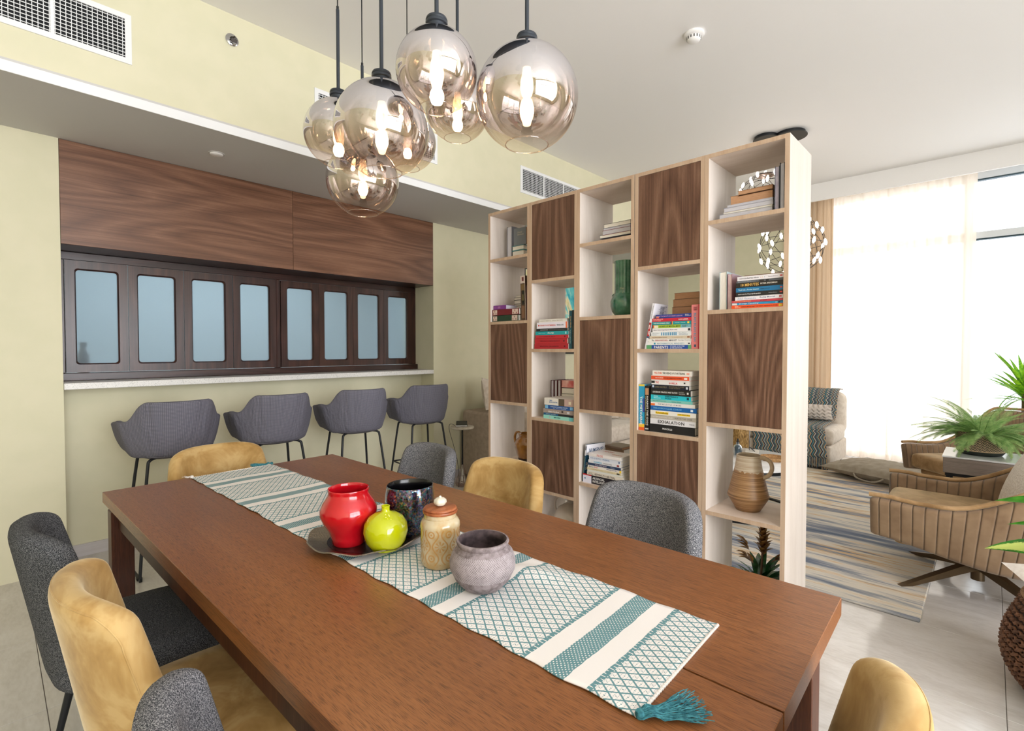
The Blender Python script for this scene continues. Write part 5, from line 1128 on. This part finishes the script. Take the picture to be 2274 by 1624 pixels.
TP = spline([(6.125, 0, .13), (6.13, 0, .40), (6.18, 0, .462), (6.40, 0, .466), (6.62, 0, .475), (6.705, 0, .52), (6.715, 0, .72), (6.75, 0, .815), (6.87, 0, .835), (6.97, 0, .82)], 6)
def tfn(u, v):
    f = v*(len(TP)-1); i = min(int(f), len(TP)-2); p = TP[i].lerp(TP[i+1], f-i)
    y = 1.24+.74*u+.03*math.sin(v*5)+.05*v
    return (p.x-.004*math.sin(u*23+v*4)-6.13, y-1.6, p.z+.003*math.sin(u*19)+.002*math.sin(v*40))
th = thing('zigzag_throw', 'zigzag patterned blue, tan and brown throw draped over the sofa', 'blanket', (6.13, 1.6, 0))
part('cloth', gridbm(30, 60, tfn), zm.m, th, smooth=True, solid=.006)
fm = NT('fringe_yarn'); gq = fm.n('ShaderNodeTexCoord'); s = fm.sep(gq.outputs['Object']); fm.base(fm.ramp(fm.math('FRACT', fm.math('MULTIPLY', s[1], 11)), [(i/len(zc_), cc_) for i, cc_ in enumerate(zc_)], 'CONSTANT')); fm.set(Roughness=.95)
b = newbm()
for k in range(110):
    y = 1.245+.73*k/109; L = random.uniform(.085, .115)+(.02 if y < 1.3 else 0); pts = [(-.008+random.uniform(-.003, .003), y-1.6+random.uniform(-.004, .004)*i, .135-L*i/4) for i in range(5)]; tube(b, pts, .0032, 4, cap=False)
o = part('fringe', b, fm.m, th, smooth=True); o['kind'] = 'stuff'
# floor cushion
fc = speck('khaki_fabric', S(150, 138, 120), S(166, 154, 136), 18, .9, .15, 3)
def fcf(s):
    def f(u, v):
        x = (u-.5); y = (v-.5); r = (max(0, math.sin(u*PI))*max(0, math.sin(v*PI)))**.38
        return (x*.66*(1-.05*math.sin(v*PI)), y*.98*(1-.05*math.sin(u*PI)), .098+s*.092*r+(.006*math.sin(x*40+y*20)*r if s > 0 else 0))
    return f
pf_ = thing('floor_cushion', 'khaki floor cushion with a side handle lying by the window', 'cushion', (6.05, .70, 0), -.33)
b = newbm()
for s in (-1, 1): gridbm(22, 22, fcf(s), b)
bmesh.ops.remove_doubles(b, verts=list(b.verts), dist=.002); part('cushion', b, fc, pf_, smooth=True)
b = newbm(); tube(b, spline([(-.312, .16, .09), (-.34, .12, .06), (-.345, .02, .045), (-.34, -.06, .06), (-.312, -.10, .09)], 5), .008, 8); part('handle', b, fc, pf_, smooth=True)
b = newbm(); gridbm(6, 4, lambda u, v: (-.30-.012*u, -.38-.07*v, .085-.07*u), b); part('care_label', b, plain('label_white', S(226, 226, 226), .7), pf_, smooth=True, solid=.001)
# coffee table and what stands on it
CT = (4.20, 1.46)
t = thing('coffee_table', 'round white marble coffee table on black legs behind the shelf', 'table', (CT[0], CT[1], .0145))
marble = speck('white_marble', S(206, 204, 202), S(236, 235, 234), 5, .2, 0, 6, lo=.3, hi=.5)
b = newbm(); lathe(b, [(0, .385), (.44, .385), (.45, .39), (.45, .402), (.446, .406), (0, .406)], 72); part('top', b, marble, t, smooth=True)
b = newbm(); lathe(b, [(.40, .36), (.425, .36), (.425, .385), (.40, .385)], 64, closed=True); part('rim_frame', b, black_metal, t, smooth=True)
for k in range(4):
    a = .12+k*PI/2; b = newbm(); M = Matrix.Translation((.41*math.cos(a), .41*math.sin(a), 0)); bx(b, (-.011, -.011, 0), (.011, .011, .36), 0, M); part('leg', b, black_metal, t)
b = newbm(); lathe(b, [(.395, .0), (.425, .0), (.425, .014), (.395, .014)], 64, closed=True); part('floor_ring', b, black_metal, t, smooth=True)
zt = .0145+.4065
t = thing('glass_bottle', 'squat blue-grey glass bottle on the coffee table', 'bottle', (at(1638, 1010, 2, zt).x+.0, at(1638, 1010, 2, zt).y, zt))
b = newbm(); lathe(b, [(0, 0), (.03, 0), (.034, .01), (.034, .06), (.028, .078), (.012, .088), (.012, .1), (.015, .103)], 28); part('body', b, plain('blue_glass', S(90, 110, 124), .1, 0, Transmission_Weight=.6), t, smooth=True)
b = newbm(); lathe(b, [(0, .095), (.009, .095), (.009, .12), (0, .14)], 16); part('stopper', b, black_soft, t, smooth=True)
p = at(1670, 1012, 2, zt)
t = thing('white_box', 'small white box with a black wire handle on the coffee table', 'box', (p.x, p.y, zt), .3)
part('box', boxbm((-.07, -.05, 0), (.07, .05, .04), .002), plain('box_white', S(222, 216, 206), .6), t)
b = newbm(); tube(b, spline([(-.03, -.02, .042), (-.01, .01, .062), (.02, -.01, .05), (.03, .02, .062), (0, .02, .045)], 5), .003, 6); part('wire_handle', b, black_metal, t, smooth=True)
p = at(1668, 1016, 2, zt); ratt = speck('rattan', S(160, 118, 70), S(196, 154, 104), 80, .7, .4)
t = thing('rattan_tray', 'oval woven rattan tray beside the white box on the coffee table', 'tray', (p.x+.02, p.y-.16, zt), .4)
b = newbm(); lathe(b, [(0, .002), (.085, .002), (.095, .02), (.098, .02), (.088, 0), (0, 0)], 48); part('tray', b, ratt, t, smooth=True)
b = newbm(); lathe(b, [(.094, .018), (.101, .018), (.101, .026), (.094, .026)], 48, closed=True); part('rim', b, ratt, t, smooth=True)
p = at(1628, 1020, 2, zt)
t = thing('rattan_box', 'small woven rattan box holding a white ball at the left of the table', 'box', (p.x, p.y+.06, zt), .2); part('box', boxbm((-.05, -.05, 0), (.05, .05, .04), .003), ratt, t)
o = part('white_ball', lathe(newbm(), [(.045*math.sin(PI*k/16), -.045*math.cos(PI*k/16)+.045) for k in range(17)], 28), plain('ceramic_white', S(236, 236, 236), .2), None, (p.x, p.y+.06, zt+.0405), smooth=True); tag(o, 'white ceramic ball on the small rattan box', 'ornament')
t = thing('woven_lamp', 'tall gold woven cylinder lamp beyond the coffee table', 'lamp', (5.32, 1.86, .0145))
gold_w = speck('gold_weave', S(120, 88, 40), S(190, 152, 92), 90, .5, .5, 2, .3, stretch=(1, 1, .4))
b = newbm(); lathe(b, [(0, .0), (.085, .0), (.09, .01), (.09, .74), (.085, .75), (.07, .75), (.07, .02), (0, .02)], 40); part('cylinder', b, gold_w, t, smooth=True)
b = newbm(); tube(b, [(.12, -.06, .0), (.12, -.06, .78)], .006, 8); tube(b, [(.12, -.06, .60), (.085, -.03, .60)], .005, 6); part('rod', b, chrome, t, smooth=True)
# ------------------------------------------------------------------ side table with phone
t = thing('round_side_table', 'tiny round side table on a clear glass cone beside the sofa arm', 'side table', (3.10, 3.62, 0))
b = newbm(); lathe(b, [(0, .545), (.105, .545), (.112, .550), (.112, .562), (.108, .566), (0, .566)], 48); part('top', b, speck('travertine', S(196, 186, 170), S(214, 206, 192), 30, .5, 0), t, smooth=True)
b = newbm(); tube(b, [(0, 0, .20), (0, 0, .546)], .008, 12); part('pole', b, black_metal, t, smooth=True)
b = newbm(); lathe(b, [(.012, .205), (.014, .19), (.035, .12), (.06, .06), (.068, .025), (.06, .004), (0, .002)], 40); part('glass_base', b, glassmat('rose_glass', .16, (.86, .76, .74)), t, smooth=True)
t = thing('desk_phone', 'black and silver cordless phone base on the tiny side table', 'phone', (3.10, 3.63, .5665), -.75)
b = newbm(); M = Matrix.Rotation(.45, 4, 'X'); bx(b, (-.055, -.05, .0), (.055, .05, .012)); part('base', bev(b, .003), black_soft, t)
b = newbm(); bx(b, (-.052, -.048, .012), (.052, .045, .03), 0, Matrix.Rotation(.38, 4, 'X') @ Matrix.Translation((0, 0, .004))); part('keypad', bev(b, .004), plain('phone_black', S(22, 22, 24), .3), t)
part('silver_edge', boxbm((-.054, -.056, .002), (.054, -.050, .016), .001), chrome, t)
b = newbm(); tube(b, spline([(3.03, 3.64, .580), (2.985, 3.66, .595), (2.975, 3.66, .54), (3.0, 3.64, .42), (3.03, 3.62, .28), (3.04, 3.60, .12), (3.02, 3.58, .006)], 8), .0022, 6)
o = part('phone_cord', b, black_soft, None, smooth=True); tag(o, 'thin black cord hanging from the phone to the floor', 'cord')
# ------------------------------------------------------------------ picture
ar = NT('abstract_print'); v = ar.coord('Object', scale=(1, 1, 1)); f = ar.noise(v, 2.2, 4, .6, 1.4)
ar.base(ar.ramp(f, [(.30, S(16, 84, 104)), (.40, S(36, 170, 190)), (.46, S(120, 214, 210)), (.50, S(236, 232, 206)), (.55, S(240, 222, 150)), (.60, S(90, 190, 190)), (.70, S(24, 130, 150))])); ar.set(Roughness=.4)
t = thing('wall_picture', 'turquoise and cream abstract picture glimpsed through the shelf', 'picture', (4.98, YF-.001, 1.66))
part('canvas', boxbm((-.70, -.022, -.40), (.70, -.002, .56)), ar.m, t)
for lo, hi in (((-.72, -.03, -.42), (.72, 0, -.40)), ((-.72, -.03, .56), (.72, 0, .58)), ((-.72, -.03, -.40), (-.70, 0, .56)), ((.70, -.03, -.40), (.72, 0, .56))): part('picture_frame', boxbm(lo, hi), black_soft, t)
# ------------------------------------------------------------------ armchairs
def channel(name, c1, c2, n, axis):
    t = NT(name); c = t.n('ShaderNodeTexCoord'); s = t.sep(c.outputs['UV']); q = t.math('ABSOLUTE', t.math('SUBTRACT', t.math('FRACT', t.math('MULTIPLY', s[axis], n)), .5))
    g_ = t.math('POWER', t.math('MULTIPLY', q, 2.0), 10); nz = t.noise(c.outputs['Object'], 8, 3, .6)
    t.base(t.mix(t.math('MULTIPLY', g_, .5), t.ramp(nz, [(.35, c1), (.65, c2)]), tuple(x*.35 for x in c1))); t.set(Roughness=.75); t.b.inputs['Sheen Weight'].default_value = .3; t.b.inputs['Specular IOR Level'].default_value = .2
    t.bump(t.math('SUBTRACT', 0, g_), .8, .008); return t.m
ctan = channel('channel_tan', S(130, 104, 78), S(152, 126, 98), 62, 0)
tan_v = velvet('tan_velvet', S(140, 108, 72), S(168, 134, 94), S(186, 152, 112))
bronze = plain('bronze_metal', S(96, 78, 56), .35, .7)
def make_armchair(label, loc, rz):
    t = thing('swivel_armchair', label, 'armchair', loc, rz, 'tan channel-stitched swivel armchairs')
    # shell wraps from the left arm front round the back to the right arm front; local +y is forward
    def shp(u, v):
        s = u*2-1; a = abs(s)
        def sm(x, e0, e1): q_ = min(1, max(0, (x-e0)/(e1-e0))); return q_*q_*(3-2*q_)
        ph = s*math.radians(100)
        if a > .62:
            q_ = (a-.62)/.38; x = .385-.01*q_; y = -.12+.56*q_
        else:
            pa = a/.62*PI/2; x = .385*math.sin(pa)**.75; y = -.12-.32*math.cos(pa)**.75
        x = math.copysign(x, s)
        top = .78-.30*sm(a, .40, .80)+.02*sm(a, .86, 1.0)
        bot = .20+.08*sm(a, .62, 1.0)
        z = bot+(top-bot)*v; fl = .06*v*(1-sm(a, .5, .9)); tp = 1-.10*(1-v)
        x *= tp; y = (y-fl*.9)*(1 if y > 0 else tp)
        if a > .93: z = bot+(top-bot)*(v*(1-.05*(a-.93)/.07)); 
        return (x, y, z)
    part('shell', gridbm(56, 8, shp), ctan, t, smooth=True, solid=.075, subsurf=1)
    b = newbm(); pts = [Vector(shp(k/60, 1.0))+Vector((0, 0, .012)) for k in range(61)]; tube(b, pts, .012, 8); part('top_piping', b, tan_v, t, smooth=True)
    b = newbm(); bx(b, (-.31, -.28, .235), (.31, .34, .30)); bev(b, .025, 2); part('seat_base', b, tan_v, t, smooth=True)
    b = newbm(); bx(b, (-.33, -.30, .295), (.33, .42, .42)); bev(b, .045, 3); part('seat_cushion', b, tan_v, t, smooth=True)
    b = newbm(); tube(b, [(0, 0, .04), (0, 0, .234)], .03, 16); part('swivel_post', b, bronze, t, smooth=True)
    for k in range(4):
        a = k*PI/2+.80; d = Vector((math.cos(a), math.sin(a), 0)); n_ = Vector((-d.y, d.x, 0)); b = newbm(); v = []
        for rr_, z0, z1, w_ in ((.01, .10, .15, .02), (.44, .0, .016, .014)):
            for (sg, zz) in ((-1, z0), (1, z0), (1, z1), (-1, z1)): v.append(b.verts.new(d*rr_+n_*sg*w_+Vector((0, 0, zz))))
        for f in ((0, 1, 5, 4), (1, 2, 6, 5), (2, 3, 7, 6), (3, 0, 4, 7), (0, 3, 2, 1), (4, 5, 6, 7)): b.faces.new([v[i] for i in f])
        part('leg', b, bronze, t)
    return t
make_armchair('tan channel-stitched armchair in front, seen from its side at the right edge', (3.72, .035, .0005), 0)
make_armchair('tan channel-stitched armchair farther back, behind the fern table', (5.48, -.03, .0005), .80)
fur = speck('fluffy_white', S(228, 218, 206), S(244, 236, 226), 90, 1, .8, 3, dist=.01)
pillow('fluffy_pillow', 'fluffy off-white pillow in the nearer tan armchair', (3.70, -.17, .60), (.38, .05, .25), .50, .44, .16, fur)
# ------------------------------------------------------------------ fern table
gw = wood('grey_oak_laminate', S(120, 106, 98), S(148, 134, 124), S(168, 154, 144), 1, 1.6, .5, .6, 1, .2)
t = thing('fern_side_table', 'low grey oak side table carrying the fern between the armchairs', 'side table', (4.51, -.03, 0))
part('block', boxbm((-.18, -.36, .49), (.22, .25, .590), .002), gw, t)
part('top', boxbm((-.185, -.365, .5905), (.225, .255, .600), .001), plain('white_top', S(226, 226, 228), .15), t)
part('metal_frame', boxbm((-.17, -.35, .470), (.21, .24, .489)), black_metal, t)
for x in (-.165, .185):
    for y in (-.345, .215): part('leg', boxbm((x, y, 0), (x+.02, y+.02, .470)), black_metal, t)
t = thing('fern', 'bushy green fern in a herringbone patterned bowl pot', 'plant', (4.56, .045, .6005))
hb = NT('herringbone_pot'); c = hb.n('ShaderNodeTexCoord'); s = hb.sep(c.outputs['Object']); an = hb.math('MULTIPLY', hb.math('ARCTAN2', s[1], s[0]), 34/(2*PI)*1.0)
tri = hb.math('ABSOLUTE', hb.math('SUBTRACT', hb.math('FRACT', hb.math('ADD', an, 30)), .5)); q = hb.math('FRACT', hb.math('SUBTRACT', hb.math('MULTIPLY', s[2], 92), hb.math('MULTIPLY', tri, 1.9)))
m = hb.math('MULTIPLY', hb.math('GREATER_THAN', q, .45), hb.math('GREATER_THAN', s[2], .034)); m2 = hb.math('MAXIMUM', m, hb.math('LESS_THAN', s[2], .028))
hb.base(hb.mix(m2, S(196, 168, 136), S(40, 44, 40))); hb.set(Roughness=.7); hb.bump(m, -.5, .003)
b = newbm(); lathe(b, [(0, 0), (.095, 0), (.108, .004), (.120, .02), (.126, .06), (.123, .14), (.119, .148), (.112, .145), (.112, .12), (0, .12)], 64); part('pot', b, hb.m, t, smooth=True)
b = newbm(); lathe(b, [(0, .121), (.111, .121)], 24); part('soil', b, plain('soil', S(50, 38, 28), .95), t)
fl_m = leafmat('fern_leaf', S(120, 164, 92), S(190, 216, 142), .5, None, .6); 
def frond(L, droop, n=26, wmax=.034):
    b = newbm(); pts = []
    for i in range(n+1):
        u = i/n; a = droop*u; pts.append(Vector((L*math.sin(a)/droop, 0, L*(math.cos(a)-1)/droop)))
    tube(b, pts, [.0018*(1-.8*i/n)+.0003 for i in range(n+1)], 4, cap=False)
    for i in range(2, n):
        u = i/n; p = pts[i]; d = (pts[i+1]-pts[i-1]).normalized(); w_ = wmax*math.sin(PI*u**.7)**.7+.003; sx = d*.009
        for sgn in (-1, 1):
            for off in (0, .5):
                pp = p+d*(L/n*off); out = Vector((0, sgn, 0)); tipp = pp+out*w_+d*.006+Vector((0, 0, -w_*.25)); mid = pp+out*w_*.5
                v = [b.verts.new(pp-d*.0018), b.verts.new(mid-d*.0014), b.verts.new(tipp), b.verts.new(mid+d*.0026), b.verts.new(pp+d*.0022)]; b.faces.new(v)
    me = fin(b, 'frond', True); me.materials.append(fl_m); return me
frs = [frond(.34, 1.2), frond(.30, 1.5), frond(.26, .8), frond(.38, 1.0)]
for k in range(140):
    a = k*2.39996; el = random.choice([.25, .45, .65, .9, 1.15]) if k > 30 else random.uniform(.1, .65); sc_ = random.uniform(.6, 1.05)
    r0 = random.uniform(.02, .08); o = lplace(frs[k % 4], 'frond', t, (r0*math.cos(a), r0*math.sin(a), .125), a+random.uniform(-.3, .3), el, random.uniform(-.5, .5), sc_*(1.0 if k % 4 else .95))
for az, el, sc_ in ((2.2, 1.25, 1.05), (-1.2, 1.3, 1.1), (1.6, 1.0, 1.15)): lplace(frs[2], 'frond', t, (0, 0, .125), az, el, 0, 1.15*sc_)
# tall palm-like plant by the window
pl = leafmat('dracaena_leaf', S(60, 130, 24), S(150, 200, 40), .6, None, .4); plm = leafmesh('leaf', .50, .045, pl, .35, 10, .25, .8); plm2 = leafmesh('leaf', .46, .038, pl, 1.6, 12, .25, .8)
t = thing('dracaena', 'tall plant with long sword leaves before the window at the right edge', 'plant', (6.35, -.22, 0))
b = newbm(); lathe(b, [(0, 0), (.13, 0), (.16, .30), (.165, .31), (.15, .31), (0, .29)], 40); part('pot', b, plain('white_planter', S(214, 212, 208), .4), t, smooth=True)
b = newbm(); tube(b, [(0, 0, .29), (.01, .0, .6), (0, 0, .93)], .022, 12); part('trunk', b, speck('bark', S(110, 92, 70), S(146, 128, 100), 60, .9, .5), t, smooth=True)
for k in range(46):
    a = k*2.39996; el = 1.35-1.9*((k*7) % 46)/46; lplace(plm if el > .1 else plm2, 'leaf', t, (0, 0, .88+.05*math.sin(k)), a, el, 0, random.uniform(.72, 1.0))
# variegated plant whose leaves reach in at the right
dl = leafmat('dieffenbachia_leaf', S(34, 96, 26), S(60, 130, 40), .35, S(190, 204, 110), .35); dlm = leafmesh('leaf', .26, .085, dl, .7, 12, .2)
dlg = leafmat('dieffenbachia_green', S(40, 110, 26), S(84, 156, 48), .4, None, .35); dlm2 = leafmesh('leaf', .24, .06, dlg, .5, 12, .2)
t = thing('variegated_plant', 'leafy plant with yellow-mottled green leaves reaching in at the right edge', 'plant', (2.33, -.50, 0))
b = newbm(); lathe(b, [(0, 0), (.11, 0), (.14, .24), (.145, .25), (.13, .25), (0, .23)], 40); part('pot', b, plain('terracotta', S(170, 110, 80), .7), t, smooth=True)
for k in range(13):
    a = k*2.4+.4; hh = .20+.035*k; tip = Vector((.10*math.cos(a), .10*math.sin(a), .24+hh)); b = newbm(); tube(b, [(0, 0, .23), tip*.5+Vector((0, 0, .12)), tip], .005, 6); part('stem', b, plain('stem_green', S(70, 84, 46)), t, smooth=True)
    lplace(dlm if k % 2 else dlm2, 'leaf', t, tip, a, .25, 0, 1)
for tgt, me_, droop, rl_ in (((2199, 1234), dlm, .0, 1.0), ((2208, 1136), dlm2, .1, .8), ((2236, 1186), dlm2, .05, .7)):
    P = at(*tgt, 0, 2.42)-Vector((2.33, -.50, 0)); base_ = P+Vector((-.03, -.235, .06)); b = newbm(); tube(b, [(0, 0, .23), base_*.5+Vector((0, 0, .14)), base_], .005, 6); part('stem', b, plain('stem_green', S(70, 84, 46)), t, smooth=True)
    lplace(me_, 'leaf', t, base_, math.atan2(.235, .03), .12, rl_, 1.0)
# basket with cushion
bk = thing('woven_basket', 'round dark brown knotted basket at the lower right edge', 'basket', (2.74, -.28, 0))
bmat = speck('seagrass', S(74, 48, 34), S(128, 88, 62), 60, .85, .5, 3)
b = newbm(); lathe(b, [(0, .003), (.14, .003), (.19, .05), (.225, .14), (.22, .24), (.19, .33), (.175, .36), (.165, .36), (.205, .24), (.21, .14), (.17, .05), (0, .02)], 48); part('liner', b, plain('basket_dark', S(44, 30, 24), .9), bk, smooth=True)
b = newbm(); knot = 0
rows_ = [(.185, .035), (.203, .06), (.216, .085), (.225, .11), (.231, .137), (.232, .164), (.230, .19), (.226, .216), (.220, .242), (.211, .268), (.201, .294), (.190, .32), (.180, .345)]
for i, (r_, z_) in enumerate(rows_):
    n_ = 46
    for k in range(n_):
        a = 2*PI*(k+.5*(i % 2))/n_; c_ = Vector((r_*math.cos(a), r_*math.sin(a), z_)); tn = Vector((-math.sin(a), math.cos(a), 0)); on_ = Vector((math.cos(a), math.sin(a), 0))
        tube(b, [c_-tn*.017-Vector((0, 0, .011)), c_+on_*.006, c_+tn*.017+Vector((0, 0, .011))], [.0045, .0075, .0045], 5)
        tube(b, [c_-tn*.012+Vector((0, 0, .011)), c_+on_*.003, c_+tn*.012-Vector((0, 0, .009))], [.004, .006, .004], 5)
o = part('knots', b, bmat, bk, smooth=True); o['kind'] = 'stuff'
b = newbm(); tube(b, [(.176*math.cos(a*PI/24), .176*math.sin(a*PI/24), .362) for a in range(49)], .010, 8, cap=False); part('rim', b, speck('rim_tan', S(120, 92, 66), S(156, 124, 92), 80, .85, .5), bk, smooth=True)
pillow('basket_cushion', 'white cushion stuffed into the brown basket', (2.765, -.305, .395), (1.25, .0, 2.16), .42, .34, .12, speck('offwhite_cloth', S(226, 216, 208), S(238, 230, 224), 60, .9, .15))
# ------------------------------------------------------------------ curtains
def curtain(name, label, y0, y1, x0, mat, n, amp, seed, z0=.012, z1=3.17):
    rnd = random.Random(seed); ph = [rnd.uniform(0, 6.3) for _ in range(6)]
    def f(u, v):
        y = y0+(y1-y0)*u; k = n*2*PI*u
        w_ = math.sin(k+ph[0]+.8*math.sin(k*.21+ph[1]))+.45*math.sin(k*1.9+ph[2])+.25*math.sin(k*.37+ph[3]+v)
        return (x0+amp*w_*(1-.35*v)+.012*math.sin(v*3+k*.3), y+.35*amp*math.cos(k*1.3+ph[4])*(1-.4*v)+.02*math.sin(k*.4+ph[5])*(1-v), z0+(z1-z0)*v)
    b = gridbm(int(n*26), 10, f); o = part(name, b, mat, None, smooth=True); tag(o, label, 'curtain'); return o
def cloth(name, col, op, trans):
    t = NT(name); d = t.n('ShaderNodeBsdfDiffuse'); d.inputs[0].default_value = (*col, 1); tl_ = t.n('ShaderNodeBsdfTranslucent'); tl_.inputs[0].default_value = (*col, 1)
    m1 = t.n('ShaderNodeMixShader'); m1.inputs[0].default_value = trans; t.link(d.outputs[0], m1.inputs[1]); t.link(tl_.outputs[0], m1.inputs[2])
    tr = t.n('ShaderNodeBsdfTransparent'); m2 = t.n('ShaderNodeMixShader'); m2.inputs[0].default_value = op; t.link(tr.outputs[0], m2.inputs[1]); t.link(m1.outputs[0], m2.inputs[2]); t.link(m2.outputs[0], t.out.inputs[0]); return t.m
sheer = cloth('sheer_voile', S(248, 236, 222), .93, .55); drape = cloth('tan_drape', S(226, 204, 178), 1.0, .35)
curtain('sheer_curtain', 'long white sheer curtain hanging before the window', .14, 1.60, 7.16, sheer, 13, .022, 3)
curtain('sheer_curtain', 'white sheer curtain beyond the right edge of the view', -2.55, -1.6, 7.16, sheer, 9, .022, 5)
curtain('tan_drape', 'tan drape gathered at the left end of the window', 1.40, 1.86, 7.062, drape, 7, .020, 9)
curtain('tan_drape', 'tan drape at the far right end of the window wall', -3.1, -2.6, 7.08, drape, 7, .03, 12)
# ------------------------------------------------------------------ living room chandeliers
bud_m = emit('bud_glow', (1, .86, .76), 5.0); wire_m = plain('chandelier_wire', S(52, 44, 42), .4, .5)
def chandelier(label, C_, r, seed):
    t = thing('bubble_chandelier', label, 'chandelier', C_, seed, 'globe chandeliers over the living area')
    ib = bmesh.new(); bmesh.ops.create_icosphere(ib, subdivisions=2, radius=r); ib.verts.ensure_lookup_table()
    b = newbm()
    for e in ib.edges:
        if (e.index*7+seed_i) % 5 != 0 or True: tube(b, [e.verts[0].co*1.0, (e.verts[0].co+e.verts[1].co)*.5*1.02, e.verts[1].co*1.0], .0023, 5, cap=False)
    part('wire_cage', b, wire_m, t, smooth=True)
    for v in ib.verts:
        o = part('glass_bud', bud_me, None, t, v.co); o.rotation_euler = (random.uniform(-.3, .3), random.uniform(-.3, .3), 0)
    b = newbm(); lathe(b, [(0, r+.004), (.06, r-.012), (.075, r-.03), (0, r-.024)], 32); part('hub', b, plain('hub_bronze', S(130, 104, 92), .35, .6), t, smooth=True)
    b = newbm(); tube(b, [(0, 0, r), (0, 0, ZC-C_[2]-.02)], .003, 8); part('cord', b, black_soft, t, smooth=True)
    ib.free(); return t
b = newbm(); lathe(b, [(0, -.031), (.006, -.027), (.0125, -.010), (.0125, .006), (.007, .024), (0, .029)], 14); bud_me = fin(b, 'glass_bud', True); bud_me.materials.append(bud_m)
seed_i = 0
chandelier('lower round chandelier of small glowing buds in a wire cage', (4.95, 1.305, 2.215), .265, 0)
chandelier('higher round chandelier of glowing buds seen in the top right shelf cell', (5.02, 1.55, 2.70), .235, .4)
for lab, px, py, r_ in (('larger black round ceiling plate above the shelf end', 1755, 296, .133), ('smaller black round ceiling plate left of the larger one', 1701, 303, .105)):
    p = at(px, py, 2, ZC); t = thing('ceiling_plate', lab, 'ceiling plate', (p.x, p.y, ZC))
    b = newbm(); lathe(b, [(0, -.026), (r_*.88, -.026), (r_*.88, 0)], 48); part('box', b, black_metal, t, smooth=True)
    b = newbm(); lathe(b, [(0, -.034), (r_, -.034), (r_, -.0265), (0, -.0265)], 48); part('cover_disc', b, plain('plate_grey', S(60, 58, 56), .5, .3), t, smooth=True)
